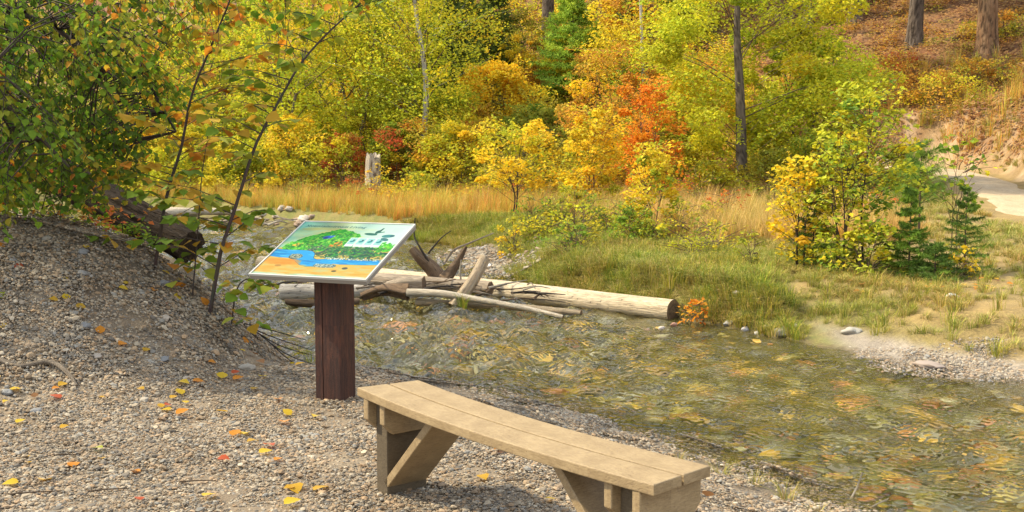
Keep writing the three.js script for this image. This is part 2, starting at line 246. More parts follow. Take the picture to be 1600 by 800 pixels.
{ // cobbles on the bed of the stream
  const BED = [[0.15, 0.135, 0.045], [0.19, 0.165, 0.055], [0.10, 0.095, 0.04], [0.21, 0.19, 0.11], [0.36, 0.24, 0.05], [0.18, 0.18, 0.13], [0.32, 0.15, 0.05], [0.30, 0.21, 0.05], [0.085, 0.08, 0.04], [0.26, 0.25, 0.17], [0.24, 0.20, 0.06], [0.13, 0.13, 0.05], [0.16, 0.15, 0.07]], geos = [];
  for (let k = 0; k < 5; k++) { const b = new Batch(); stoneInto(b, rngOf(500 + k), 0, 0, 0, 1.25, 0.42, 0.9, [1, 1, 1], 1); geos.push(b.geo(true)); }
  const rng = rngOf(43), list = [];
  for (let k = 0; k < 16000; k++) { const Z = -4.2 - 24 * rng() ** 1.35, X = -0.52 * -Z + rng() * (1.1 * -Z), q = site(X, Z); if (q.side !== 'river') continue; const s = 0.025 + 0.085 * rng() ** 2.2, c = pick(rng, BED), m = 0.78 + 1.1 * rng() ** 2; if (q.s < 0.12 + s * 3.2) continue; list.push([k % 5, X, H(X, Z) + s * 0.1, Z, null, rng() * 6.28, s, [c[0] * m, c[1] * m, c[2] * m]]); }
  scatterInstances('riverbed_cobbles', geos, STONEM, list, 'olive and golden cobbles lying under the stream water', 'cobbles');
}
function boulder(x, z, r, c, label, group, flat = 0.6, lift = 0.15, name = 'stone') { const b = new Batch(), rng = rngOf(Math.round(x * 913 + z * 77 + r * 9999)); stoneInto(b, rng, 0, r * flat * lift, 0, r * 1.25, r * flat, r * 0.9, [1, 1, 1].map((_, k) => c[k]), 2); const g = b.geo(true), m = solo(name, g, STONEM, label, 'stone', group); m.position.set(x, H(x, z), z); return m; }
{
  const rng = rngOf(61);
  for (const [x, z, r, c] of [[2.62, -10.95, 0.085, [0.42, 0.39, 0.32]], [2.42, -11.1, 0.05, [0.42, 0.40, 0.36]], [2.33, -11.25, 0.045, [0.36, 0.35, 0.34]], [2.52, -11.2, 0.04, [0.45, 0.41, 0.34]], [2.78, -11.1, 0.035, [0.5, 0.46, 0.38]], [2.2, -11.45, 0.05, [0.33, 0.32, 0.30]], [2.35, -11.75, 0.045, [0.48, 0.44, 0.36]], [2.55, -11.9, 0.05, [0.5, 0.45, 0.36]]]) boulder(x, z, r, c, 'pale stone in the cluster at the far water edge past the sawn log', 'stones at the far water edge');
  boulder(3.2, -10.6, 0.075, [0.30, 0.28, 0.23], 'pale grey block of stone in the grass above the shingle spit');
  boulder(3.45, -9.28, 0.11, [0.27, 0.215, 0.175], 'long flat pinkish brown rock lying in the shallows by the shingle spit', null, 0.34, 1.3);
  boulder(4.25, -10.9, 0.045, [0.5, 0.5, 0.46], 'small white stone on bare dirt above the shingle spit');
  boulder(1.36, -11.35, 0.05, [0.20, 0.13, 0.09], 'dark wet stone standing out of the stream off the sawn log end', null, 0.7, 5.2);
  boulder(1.5, -11.3, 0.032, [0.46, 0.40, 0.34], 'small pale stone next to the dark wet stone in the stream', null, 0.7, 8.2);
  boulder(1.62, -11.25, 0.03, [0.30, 0.16, 0.11], 'small reddish stone next to the dark wet stone in the stream', null, 0.7, 8.6);
  boulder(2.0, -10.35, 0.045, [0.20, 0.18, 0.15], 'lone dark stone breaking the water between log and shingle', null, 0.7, 5.8);
  boulder(-0.42, -16.9, 0.13, [0.62, 0.60, 0.56], 'white boulder at the back of the shingle bar behind the logs');
  boulder(1.7, -6.4, 0.08, [0.20, 0.10, 0.06], 'rusty red stone just under the water by the gravel edge', null, 0.45, 0.5);
  for (const [x, z, r] of [[-2.86, -6.35, 0.035], [-3.25, -7.0, 0.045], [-2.55, -6.9, 0.03], [-2.2, -7.1, 0.035], [-3.4, -7.7, 0.04], [-2.95, -7.75, 0.05], [-3.05, -8.05, 0.045], [-2.1, -6.4, 0.03], [-1.75, -7.4, 0.045], [-2.75, -7.25, 0.04], [-2.35, -7.6, 0.045], [-3.3, -6.2, 0.03], [-2.6, -6.1, 0.032], [-1.95, -7.75, 0.035], [-2.5, -8.1, 0.045], [-3.35, -8.15, 0.04], [-2.0, -6.9, 0.03], [-2.7, -8.3, 0.04]]) boulder(x, z, r, pick(rng, [[0.21, 0.20, 0.18], [0.27, 0.24, 0.19], [0.17, 0.17, 0.165], [0.32, 0.27, 0.21]]), 'larger grey stone among the gravel on the slope of the berm', 'larger stones on the berm', 0.55, 0.35);
  const white = [[0.44, 0.39, 0.32], [0.37, 0.32, 0.25], [0.30, 0.24, 0.17]];
  for (const [x, z, r] of [[-4.05, -13.2, 0.09], [-3.8, -12.6, 0.08], [-3.6, -12.1, 0.1], [-3.45, -11.9, 0.07], [-4.2, -13.7, 0.09], [-3.65, -12.5, 0.06], [-3.3, -11.5, 0.08], [-3.95, -13.0, 0.06], [-3.1, -11.2, 0.08]]) boulder(x, z, r, pick(rng, white), 'bleached stone in the rubble between the berm and the dark log', 'bleached stones behind the berm', 0.7, 0.4);
  for (let k = 0; k < 22; k++) { const t = rng(), x = lerp(-6.6, -4.2, t) + (rng() - 0.5) * 0.3, z = lerp(-26.7, -24.4, t) - rng() * 0.5; boulder(x, z, 0.05 + 0.09 * rng(), pick(rng, [...white, [0.28, 0.2, 0.14]]), 'pale stone in the rubble along the foot of the tall straw grass', 'rubble at the far bend', 0.7, 0.3); }
}

// ------------------------------------------------------------------ bench
const TAN = (() => { // tan paint over wood: fine streaks along u, scuffs, a few dark nicks and stains
  const a = tileNoise(14, 71), b = tileNoise(90, 73), c = tileNoise(34, 74), r = rngOf(79), nicks = []; for (let k = 0; k < 46; k++) nicks.push([r(), r(), 0.002 + 0.006 * r() ** 2, 0.0015 + 0.003 * r(), 0.2 + 0.4 * r()]);
  return dataTex(1024, 512, (u, v) => { let g = 0.035 * a(u, v) + 0.03 * b(u, v) + 0.05 * n2(u * 7, v * 200) + 0.035 * n2b(u * 16, v * 80) + 0.04 * n2(u * 3 + 7, v * 5); const sc = clamp((c(u, v) - 0.42) * 4) * 0.06; for (const [x, y, rx, ry, d] of nicks) { const e = ((u - x) / rx) ** 2 + ((v - y) / ry) ** 2; if (e < 1) g -= d * (1 - e); } return [0.80 + g - sc, 0.705 + g - sc, 0.53 + g * 0.9 - sc * 0.6]; }, true); })();
const WORN = (() => { const a = tileNoise(40, 75), b = tileNoise(160, 76); return dataTex(512, 512, (u, v) => { const g = 0.5 + 0.25 * a(u, v) + 0.25 * b(u, v); return [g, g, g]; }); })();
const LEGM = new THREE.MeshStandardMaterial({ name: 'shaded_tan_paint', color: new THREE.Color().setRGB(0.135, 0.13, 0.13), map: TAN, bumpMap: WORN, bumpScale: 0.002, roughness: 0.85 });  // bench paint darkened for the legs: shade under the seat put into the colour
const BENCHM = new THREE.MeshStandardMaterial({ name: 'tan_paint', color: new THREE.Color().setRGB(0.43, 0.405, 0.38), map: TAN, bumpMap: WORN, bumpScale: 0.0015, roughness: 0.62 });
function uvBox(g, k = 1) { // uv in metres from the face direction
  g = g.index ? g.toNonIndexed() : g; g.computeVertexNormals(); const p = g.attributes.position, n = g.attributes.normal, uv = new Float32Array(p.count * 2);
  for (let i = 0; i < p.count; i++) { const ax = Math.abs(n.getX(i)), ay = Math.abs(n.getY(i)), az = Math.abs(n.getZ(i)); const [u, v] = ay >= ax && ay >= az ? [p.getX(i), p.getZ(i) + 0.3] : ax >= az ? [p.getZ(i), p.getY(i)] : [p.getX(i), p.getY(i)]; uv[2 * i] = u * k; uv[2 * i + 1] = v * k; }
  g.setAttribute('uv', new THREE.BufferAttribute(uv, 2)); return g;
}
{
  const bench = thing('park_bench', 'curved tan painted plank bench standing on gravel beside the stream', 'bench', [-0.04, 0, -4.207]);
  const yaw = Math.atan2(0.616, 0.787); // the long axis runs from the far end (-x) to the near end (+x)
  bench.rotation.y = -(Math.PI / 2 - yaw);
  // local axes: +x along the seat towards the near end, +z towards the sitter's side away from the water
  const Rm = 7.6, half = 0.885, T = 0.038;
  const at = (s, r) => { const a = s / Rm; return [Math.sin(a) * (Rm + r), (Math.cos(a) - 1) * (Rm + r) + r + 0.0]; };
  function plank(r0, r1) {
    const sh = new THREE.Shape(), n = 26; for (let k = 0; k <= n; k++) { const [x, y] = at(lerp(-half, half, k / n), r0); k ? sh.lineTo(x, y) : sh.moveTo(x, y); } for (let k = n; k >= 0; k--) sh.lineTo(...at(lerp(-half, half, k / n), r1)); sh.closePath();
    const g = new THREE.ExtrudeGeometry(sh, { depth: T - 0.008, bevelEnabled: true, bevelThickness: 0.004, bevelSize: 0.004, bevelOffset: -0.004, bevelSegments: 2, steps: 1 });
    g.rotateX(Math.PI / 2); g.translate(0, 0.45 - 0.004, 0); return uvBox(g, 1.6);
  }
  part('seat_plank', plank(0.0055, 0.149), BENCHM, bench); part('seat_plank', plank(-0.149, -0.0055), BENCHM, bench);
  const rbox = (w, h, d) => { const s = new THREE.Shape(); s.moveTo(-w / 2, -h / 2); s.lineTo(w / 2, -h / 2); s.lineTo(w / 2, h / 2); s.lineTo(-w / 2, h / 2); s.closePath(); const g = new THREE.ExtrudeGeometry(s, { depth: d - 0.006, bevelEnabled: true, bevelThickness: 0.003, bevelSize: 0.003, bevelOffset: -0.003, bevelSegments: 1 }); g.translate(0, 0, -d / 2 + 0.003); return g; };
  const cleat = (() => { const s = new THREE.Shape(); s.moveTo(-0.14, 0); s.lineTo(0.14, 0); s.lineTo(0.14, -0.085); s.lineTo(0.095, -0.13); s.lineTo(-0.095, -0.13); s.lineTo(-0.14, -0.085); s.closePath(); const g = new THREE.ExtrudeGeometry(s, { depth: 0.032, bevelEnabled: true, bevelThickness: 0.003, bevelSize: 0.003, bevelOffset: -0.003, bevelSegments: 1 }); g.rotateY(-Math.PI / 2); g.translate(0.019, 0, 0); return uvBox(g, 1.6); })();
  for (const e of [-1, 1]) {
    const a = e * 0.76, z0 = (Math.cos(a / Rm) - 1) * Rm, grp = (m) => { m.position.z += z0; m.rotation.y = -0 + e * 0.1 * 0 ; return m; };
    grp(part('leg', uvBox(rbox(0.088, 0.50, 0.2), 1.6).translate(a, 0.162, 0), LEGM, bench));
    for (const o of [-1, 1]) { const m = grp(part('cleat', cleat, BENCHM, bench)); m.position.x = a + o * (0.044 + 0.0215); m.position.y = 0.4115; }
    const L = 0.50, br = uvBox(rbox(0.036, L, 0.2), 1.6); br.rotateZ(e * 0.80); br.translate(a - e * 0.205, 0.225, 0); grp(part('brace', br, BENCHM, bench));
  }
}

// ------------------------------------------------------------------ interpretive sign
{
  const sign = thing('interpretive_sign', 'tilted picture panel about a stream on a stout dark brown post', 'sign', [-1.039, 0, -6.6]);
  sign.rotation.y = -0.392;
  const w = 0.086, sh = new THREE.Shape(); // +z is the reader's side; a drying crack runs down that face
  sh.moveTo(-w + 0.006, -w); sh.lineTo(-0.034, -w); sh.lineTo(-0.031, -w + 0.02); sh.lineTo(-0.0285, -w); sh.lineTo(w - 0.006, -w); sh.lineTo(w, -w + 0.006); sh.lineTo(w, w - 0.006); sh.lineTo(w - 0.006, w); sh.lineTo(-w + 0.006, w); sh.lineTo(-w, w - 0.006); sh.lineTo(-w, -w + 0.006); sh.closePath();
  const g = new THREE.ExtrudeGeometry(sh, { depth: 1.06, bevelEnabled: false }); g.rotateX(-Math.PI / 2); g.scale(1, 1, 1); g.translate(0, -0.25, 0);
  const p = g.attributes.position; for (let k = 0; k < p.count; k++) if (p.getY(k) > 0.5) p.setY(k, 0.862 - p.getZ(k) * Math.tan(0.422));
  const grain = (() => { const a = tileNoise(10, 81), c = tileNoise(120, 83); return dataTex(256, 512, (u, v) => { const s = 0.16 * a(u * 1, v * 0.15) + 0.10 * c(u, v * 0.08) + 0.05 * Math.sin(u * 120 + 3 * a(u, v * 0.3)); return [0.29 + s * 0.6, 0.165 + s * 0.38, 0.105 + s * 0.25]; }, true); })();
  part('post', uvBox(g, 2.2), new THREE.MeshStandardMaterial({ name: 'dark_stain', color: new THREE.Color().setRGB(0.72, 0.66, 0.60), map: grain, bumpMap: WORN, bumpScale: 0.0025, roughness: 0.75 }), sign);
  // printed panel, 0.763 x 0.649 m
  const cv = document.createElement('canvas'); cv.width = 1200; cv.height = 1020; const k = cv.getContext('2d'), W = 1200, Hh = 1020, X = (u) => u * W, Y = (v) => v * Hh, r = rngOf(77);
  const poly = (pts, fill) => { k.fillStyle = fill; k.beginPath(); pts.forEach(([u, v], i) => (i ? k.lineTo(X(u), Y(v)) : k.moveTo(X(u), Y(v)))); k.closePath(); k.fill(); };
  const blob = (u, v, a, b, fill, rot = 0) => { k.fillStyle = fill; k.beginPath(); k.ellipse(X(u), Y(v), a * W, b * Hh, rot, 0, 6.3); k.fill(); };
  let gr = k.createLinearGradient(0, 0, W * 0.9, Hh * 0.35); gr.addColorStop(0, '#7fd3c2'); gr.addColorStop(0.35, '#cfe0a0'); gr.addColorStop(0.6, '#b9e2cf'); gr.addColorStop(1, '#d4efe6'); k.fillStyle = gr; k.fillRect(0, 0, W, Hh);
  for (let j = 0; j < 90; j++) { const u = r() * 0.7, v = 0.1 + 0.4 * r(); k.globalAlpha = 0.12; blob(u, v, 0.09, 0.03, pick(r, ['#e8cf5a', '#e6d87a', '#f0c850', '#9ed8b8'])); } k.globalAlpha = 1;
  poly([[0, 0.52], [0.12, 0.46], [0.3, 0.45], [1, 0.5], [1, 1], [0, 1]], '#d9bf62');
  const tree = (u, v, s, cols) => { for (let j = 0; j < 16; j++) blob(u + (r() - 0.5) * s, v + (r() - 0.5) * s * 0.8, s * (0.12 + 0.15 * r()), s * (0.1 + 0.13 * r()), pick(r, cols), r() * 3); };
  const HG = ['#35b52e', '#2aa53a', '#56cf38', '#1f8f33', '#79d64a'];
  for (let j = 0; j < 46; j++) { const t = j / 46, u = lerp(0.07, 0.6, t), top = t < 0.2 ? lerp(0.45, 0.3, t / 0.2) : t < 0.65 ? lerp(0.3, 0.13, (t - 0.2) / 0.45) : lerp(0.13, 0.22, (t - 0.65) / 0.35); for (let v = top + 0.03; v < 0.52; v += 0.05) tree(u, v, 0.07, HG); }
  for (let j = 0; j < 40; j++) tree(0.45 + 0.55 * r(), 0.44 + 0.2 * r(), 0.08, ['#1d7a48', '#2f9a45', '#145a4a', '#4fae3c', '#0f6a55']);
  for (let j = 0; j < 14; j++) tree(0.86 + 0.14 * r(), 0.36 + 0.14 * r(), 0.06, ['#4fce2e', '#78dc3a', '#2fae3c']);
  for (let j = 0; j < 9; j++) tree(0.45 + 0.07 * r(), 0.35 + 0.1 * r(), 0.05, ['#f08a2c', '#e86a22', '#f2a848']);
  for (let j = 0; j < 8; j++) tree(0.12 + 0.05 * r(), 0.42 + 0.05 * r(), 0.03, ['#f0a83c', '#e8c040']);
  for (let j = 0; j < 60; j++) { const u = 0.2 + 0.75 * r(), v = 0.46 + 0.19 * r(); k.strokeStyle = pick(r, ['#123c3a', '#24433a', '#5c6b57', '#2b5b3a', '#8a9a70']); k.lineWidth = 3 + 6 * r(); k.beginPath(); k.moveTo(X(u), Y(v)); k.lineTo(X(u + 0.05 + 0.05 * r()), Y(v - 0.03 + 0.02 * r())); k.stroke(); }
  poly([[0.26, 0.55], [0.36, 0.44], [0.4, 0.44], [0.31, 0.56]], '#7d877c'); poly([[0.36, 0.6], [0.44, 0.52], [0.47, 0.53], [0.4, 0.62]], '#59655c');
  for (let j = 0; j < 420; j++) { const u = 0.08 + 0.5 * r(), v = 0.2 + 0.3 * r(); if (v < 0.46 - (u - 0.05) * 0.75 || v > 0.5) continue; k.globalAlpha = 0.55; blob(u, v, 0.006 + 0.01 * r(), 0.005 + 0.008 * r(), pick(r, ['#146b2c', '#0f5a34', '#8be04a', '#1f8f33', '#c9e05a']), r() * 3); }
  for (let j = 0; j < 520; j++) { const u = 0.24 + 0.74 * r(), v = 0.44 + 0.22 * r(); k.globalAlpha = 0.6; blob(u, v, 0.005 + 0.014 * r(), 0.004 + 0.006 * r(), pick(r, ['#0d4a3a', '#123c3a', '#2f7a3a', '#5f9a4a', '#1a5a55', '#7d8a5a']), -0.5 + r()); }
  k.globalAlpha = 1;
  // the painted stream
  k.strokeStyle = '#123f5c'; k.lineJoin = 'round';
  const flow = () => { k.beginPath(); k.moveTo(X(-0.02), Y(0.53)); k.bezierCurveTo(X(0.12), Y(0.57), X(0.25), Y(0.52), X(0.34), Y(0.56)); k.bezierCurveTo(X(0.42), Y(0.62), X(0.36), Y(0.68), X(0.45), Y(0.70)); k.bezierCurveTo(X(0.6), Y(0.66), X(0.75), Y(0.71), X(1.02), Y(0.66)); k.lineTo(X(1.02), Y(0.74)); k.bezierCurveTo(X(0.8), Y(0.78), X(0.62), Y(0.74), X(0.53), Y(0.80)); k.bezierCurveTo(X(0.45), Y(0.86), X(0.34), Y(0.82), X(0.29), Y(0.76)); k.bezierCurveTo(X(0.2), Y(0.68), X(0.1), Y(0.69), X(-0.02), Y(0.67)); k.closePath(); };
  flow(); k.lineWidth = 10; k.stroke(); k.fillStyle = '#1fa6ea'; k.fill(); k.save(); k.clip(); for (let j = 0; j < 80; j++) { k.globalAlpha = 0.5; blob(r(), 0.53 + 0.3 * r(), 0.05 + 0.05 * r(), 0.006 + 0.006 * r(), pick(r, ['#4cc4f4', '#1480c8', '#7ad8f8', '#0f6fc0']), 0.1); } k.restore(); k.globalAlpha = 1;
  for (let j = 0; j < 150; j++) blob(0.5 + 0.5 * r(), 0.655 + 0.03 * r(), 0.006, 0.006, pick(r, ['#dcefe8', '#8fb0a8', '#40605c', '#b8d0c4']));
  poly([[0, 0.67], [0.1, 0.69], [0.2, 0.69], [0.29, 0.77], [0.36, 0.84], [0.45, 0.86], [0.53, 0.81], [0.62, 0.76], [0.8, 0.79], [1, 0.75], [1, 1], [0, 1]], '#dbb95c');
  for (let j = 0; j < 120; j++) { k.globalAlpha = 0.35; blob(r(), 0.8 + 0.18 * r(), 0.05 * r() + 0.02, 0.012, pick(r, ['#e8a23c', '#e2c86a', '#cfc470', '#b9cfa0', '#ef9a30'])); } k.globalAlpha = 1;
  for (let j = 0; j < 40; j++) { k.globalAlpha = 0.4; blob(0.02 + 0.28 * r(), 0.72 + 0.08 * r(), 0.05, 0.02, pick(r, ['#f0a040', '#ee8c30'])); } k.globalAlpha = 1;
  blob(0.235, 0.66, 0.06, 0.05, '#3f5f60'); for (let j = 0; j < 130; j++) blob(0.235 + 0.1 * (r() - 0.5), 0.655 + 0.075 * (r() - 0.5), 0.006, 0.006, pick(r, ['#a9b8a0', '#7f968c', '#c8c8a8', '#5b7672']));
  blob(0.56, 0.80, 0.1, 0.035, '#58777a'); for (let j = 0; j < 160; j++) blob(0.56 + 0.17 * (r() - 0.5), 0.80 + 0.055 * (r() - 0.5), 0.006, 0.006, pick(r, ['#9fb8b0', '#7f9a98', '#c4cfb8', '#496a70']));
  blob(0.75, 0.83, 0.025, 0.02, '#5a5a4c'); blob(0.68, 0.885, 0.022, 0.014, '#4d523c'); blob(0.16, 0.83, 0.03, 0.016, '#b98a44');
  for (let j = 0; j < 40; j++) { k.globalAlpha = 0.3; blob(r(), 0.965 + 0.03 * r(), 0.08, 0.016, pick(r, ['#bfe0cc', '#8fcfc0', '#e8f4ec'])); } k.globalAlpha = 1;
  // blue bird, four pale insets, teal birds
  blob(0.35, 0.285, 0.045, 0.03, '#1d5fc4', -0.3); blob(0.335, 0.30, 0.02, 0.02, '#123c8c'); blob(0.38, 0.265, 0.025, 0.012, '#3c8ae8', -0.4);
  for (let j = 0; j < 4; j++) { const u0 = 0.56 + j * 0.078; poly([[u0, 0.275], [u0 + 0.073, 0.275], [u0 + 0.073, 0.44], [u0, 0.44]], '#e6f3f0'); poly([[u0 + 0.006, 0.283], [u0 + 0.067, 0.283], [u0 + 0.067, 0.40], [u0 + 0.006, 0.40]], '#9fdcd8'); blob(u0 + 0.036, 0.345, 0.02, 0.016, '#1f8f96', -0.4); blob(u0 + 0.045, 0.32, 0.012, 0.01, '#28606a', 0.5); }
  blob(0.70, 0.20, 0.06, 0.022, '#1f6f62', 0.1); blob(0.745, 0.155, 0.02, 0.035, '#22685c', 0.2); poly([[0.74, 0.15], [0.76, 0.08], [0.775, 0.075], [0.765, 0.16]], '#1d5c54'); poly([[0.75, 0.16], [0.80, 0.14], [0.805, 0.155], [0.75, 0.18]], '#2b7a6c'); blob(0.865, 0.225, 0.055, 0.03, '#3f8f90', -0.1); blob(0.9, 0.22, 0.02, 0.02, '#2a6a78'); blob(0.86, 0.29, 0.04, 0.025, '#3a7f84', 0.4);
  k.fillStyle = '#0f5a66'; k.font = 'italic bold 56px serif'; k.fillText('Mountainstream Living', X(0.045), Y(0.095));
  k.strokeStyle = 'rgba(60,90,70,0.45)'; k.lineWidth = 3; for (let j = 0; j < 13; j++) { k.beginPath(); k.moveTo(X(0.04), Y(0.13 + j * 0.019)); k.lineTo(X(0.32 - 0.02 * j * (j > 5 ? 1 : 0) - 0.03 * r()), Y(0.13 + j * 0.019)); k.stroke(); }
  k.strokeStyle = 'rgba(120,110,150,0.35)'; for (let j = 0; j < 5; j++) { k.beginPath(); k.moveTo(X(0.86), Y(0.07 + j * 0.018)); k.lineTo(X(0.95), Y(0.07 + j * 0.018)); k.stroke(); }
  const tex = new THREE.CanvasTexture(cv); tex.colorSpace = THREE.SRGBColorSpace; tex.magFilter = THREE.LinearFilter;
  const panel = new THREE.Group(); panel.name = 'panel'; panel.position.set(0, 0.89, 0); panel.rotation.x = 0.422; sign.add(panel);
  const PW = 0.763, PH = 0.649, slab = new THREE.Shape(); slab.moveTo(-PW / 2, -PH / 2); slab.lineTo(PW / 2, -PH / 2); slab.lineTo(PW / 2, PH / 2); slab.lineTo(-PW / 2, PH / 2); slab.closePath();
  const tray = new THREE.ExtrudeGeometry(slab, { depth: 0.024, bevelEnabled: true, bevelThickness: 0.002, bevelSize: 0.002, bevelOffset: -0.002, bevelSegments: 1 }); tray.rotateX(-Math.PI / 2); tray.translate(0, -0.028, 0);
  part('backing_tray', tray, new THREE.MeshStandardMaterial({ name: 'pale_metal', color: new THREE.Color().setRGB(0.22, 0.20, 0.17), roughness: 0.6, metalness: 0.1 }), panel);
  const face = new THREE.PlaneGeometry(PW - 0.012, PH - 0.012); face.rotateX(-Math.PI / 2);
  part('printed_sheet', face, new THREE.MeshPhysicalMaterial({ name: 'print', map: tex, roughness: 0.7, specularIntensity: 0.35, color: new THREE.Color().setRGB(0.42, 0.42, 0.42) }), panel).position.y = 0.002;
  const rail = new THREE.MeshStandardMaterial({ name: 'bright_trim', color: new THREE.Color().setRGB(0.42, 0.42, 0.38), roughness: 0.55 });
  for (const [bw, bd, x, z] of [[PW + 0.004, 0.008, 0, PH / 2 - 0.002], [PW + 0.004, 0.008, 0, -PH / 2 + 0.002], [0.008, PH - 0.014, PW / 2 - 0.002, 0], [0.008, PH - 0.014, -PW / 2 + 0.002, 0]]) part('edge_trim', new THREE.BoxGeometry(bw, 0.012, bd).translate(x, 0.001, z), rail, panel);
}

// ------------------------------------------------------------------ logs and driftwood
// rough log along a curve; colour and relief run with the grain
function logGeo(pts, r0, r1, o = {}) {
  const { seg = 60, sides = 20, pal = [[0.46, 0.38, 0.26], [0.30, 0.22, 0.13], [0.58, 0.50, 0.37]], seed = 1, rough = 0.07, crack = 0.5, flare = 0, endTone = [0.16, 0.10, 0.05] } = o;
  const c = new THREE.CatmullRomCurve3(pts.map((p) => V(...p))).getSpacedPoints(seg), b = new Batch(), rows = [], uvs = []; let ref = V(0, 1, 0.05); const L = c.length;
  let run = 0;
  for (let k = 0; k < L; k++) {
    const A = c[Math.max(0, k - 1)], B = c[Math.min(L - 1, k + 1)], T = B.clone().sub(A).normalize(), U = ref.clone().addScaledVector(T, -ref.dot(T)).normalize(), W = V(0, 0, 0).crossVectors(T, U); ref = U; if (k) run += c[k].distanceTo(c[k - 1]);
    const row = [], t = k / (L - 1), r = lerp(r0, r1, t) * (1 + flare * Math.max(0, t - 0.7) * 3);
    for (let s = 0; s <= sides; s++) { uvs.push(run * 0.7 + seed * 0.37, s / sides * Math.max(1, Math.round(r0 * 9))); const a = s / sides * 2 * Math.PI, ca = Math.cos(a), sa = Math.sin(a), g = n3(ca * 2.2 + seed * 7, sa * 2.2, run * 0.9), f = n3(ca * 8, sa * 8 + seed * 3, run * 0.55) * 0.7 + 0.45 * n3(ca * 15, sa * 15 + seed, run * 1.1), rr = r * (1 + rough * g + rough * 0.7 * f);
      let col = mixc(pal[0], pal[2], clamp(0.5 + 0.7 * g)); col = mixc(col, pal[1], clamp((0.10 - Math.abs(f)) * 8) * crack); const fine = 0.94 + 0.12 * n3(ca * 20, sa * 20, run * 9); row.push(b.vert(c[k].x + (U.x * ca + W.x * sa) * rr, c[k].y + (U.y * ca + W.y * sa) * rr, c[k].z + (U.z * ca + W.z * sa) * rr, col.map((q) => q * fine))); }
    if (k) for (let s = 0; s < sides; s++) { const p = rows[k - 1], n = s + 1; b.tri(p[s], p[n], row[s]); b.tri(p[n], row[n], row[s]); }
    rows.push(row);
  }
  for (const [full, flip, P] of [[rows[0], 1, c[0]], [rows[L - 1], 0, c[L - 1]]]) { // end grain with its own vertices and rings
    const row = full.slice(0, sides);
    let prev = row.map((i) => b.vert(b.p[i * 3], b.p[i * 3 + 1], b.p[i * 3 + 2], endTone));
    for (const [q, tone] of [[0.9, 1.25], [0.55, 0.8], [0.25, 1.1]]) { const cur = row.map((i) => b.vert(lerp(P.x, b.p[i * 3], q), lerp(P.y, b.p[i * 3 + 1], q), lerp(P.z, b.p[i * 3 + 2], q), endTone.map((x) => x * tone))); for (let s = 0; s < sides; s++) { const n = (s + 1) % sides; flip ? (b.tri(prev[s], cur[n], prev[n]), b.tri(prev[s], cur[s], cur[n])) : (b.tri(prev[s], prev[n], cur[n]), b.tri(prev[s], cur[n], cur[s])); } prev = cur; }
    const m = b.vert(P.x, P.y, P.z, endTone); for (let s = 0; s < sides; s++) { const n = (s + 1) % sides; flip ? b.tri(m, prev[n], prev[s]) : b.tri(m, prev[s], prev[n]); }
  }
  for (let k = uvs.length / 2; k < b.p.length / 3; k++) uvs.push(b.p[k * 3 + 1] * 2 + 0.3 * b.p[k * 3], b.p[k * 3 + 2]);
  const g = b.geo(true), N = g.attributes.normal; // same normals on both sides of the seam
  for (const row of rows) { const i = row[0], j = row[sides], x = N.getX(i) + N.getX(j), y = N.getY(i) + N.getY(j), z = N.getZ(i) + N.getZ(j), l = Math.hypot(x, y, z) || 1; N.setXYZ(i, x / l, y / l, z / l); N.setXYZ(j, x / l, y / l, z / l); }
  g.setAttribute('uv', new THREE.Float32BufferAttribute(uvs, 2)); return g;
}
const PALE = [[0.56, 0.45, 0.29], [0.26, 0.18, 0.10], [0.66, 0.55, 0.38]], GREY = [[0.31, 0.24, 0.165], [0.13, 0.09, 0.055], [0.40, 0.33, 0.245]], DARK = [[0.044, 0.031, 0.022], [0.018, 0.013, 0.009], [0.066, 0.05, 0.036]], BIRCH = [[0.50, 0.45, 0.37], [0.11, 0.085, 0.065], [0.58, 0.53, 0.45]], BROWN = [[0.15, 0.09, 0.045], [0.05, 0.03, 0.016], [0.21, 0.135, 0.075]], WHITE = [[0.54, 0.46, 0.34], [0.24, 0.17, 0.11], [0.62, 0.55, 0.43]];
const wood = (name, pts, r0, r1, pal, label, o = {}, category = 'log', group) => solo(name, logGeo(pts, r0, r1, { pal, ...o }), DRYWOODM, label, category, group);
wood('sawn_log', [[-3.7, -0.25, -16.7], [-1.6, -0.255, -14.9], [0.2, -0.26, -13.35], [1.72, -0.27, -12.02]], 0.112, 0.122, PALE, 'long bleached log lying across the stream with a sawn end', { seg: 110, sides: 30, seed: 2, rough: 0.03, crack: 0.6 });
wood('driftwood_log', [[-2.4, -0.17, -14.2], [-1.2, -0.16, -13.6], [-0.25, -0.17, -13.1]], 0.095, 0.085, GREY, 'grey weathered log wedged in front of the long bleached log', { seg: 60, sides: 20, seed: 5 });
wood('birch_log', [[-2.75, -0.26, -13.45], [-1.62, -0.24, -13.35]], 0.10, 0.085, BIRCH, 'short white barked log end sticking out behind the sign post', { seg: 34, sides: 18, seed: 8 });
wood('white_branch', [[-1.2, -0.2, -13.0], [-0.8, -0.19, -12.83], [-0.35, -0.235, -12.6], [0.05, -0.275, -12.38], [0.3, -0.31, -12.25], [0.55, -0.345, -12.08]], 0.05, 0.022, WHITE, 'peeled white branch reaching from the drift pile into the water', { seg: 50, sides: 14, seed: 9, crack: 0.25 });
wood('leaning_log', [[-0.66, -0.33, -12.75], [-0.46, -0.06, -12.85], [-0.31, 0.2, -13.0]], 0.075, 0.062, [[0.42, 0.31, 0.19], [0.2, 0.13, 0.07], [0.5, 0.4, 0.27]], 'broken tan log propped steeply against the drift pile', { seg: 26, sides: 16, seed: 12, rough: 0.14 });
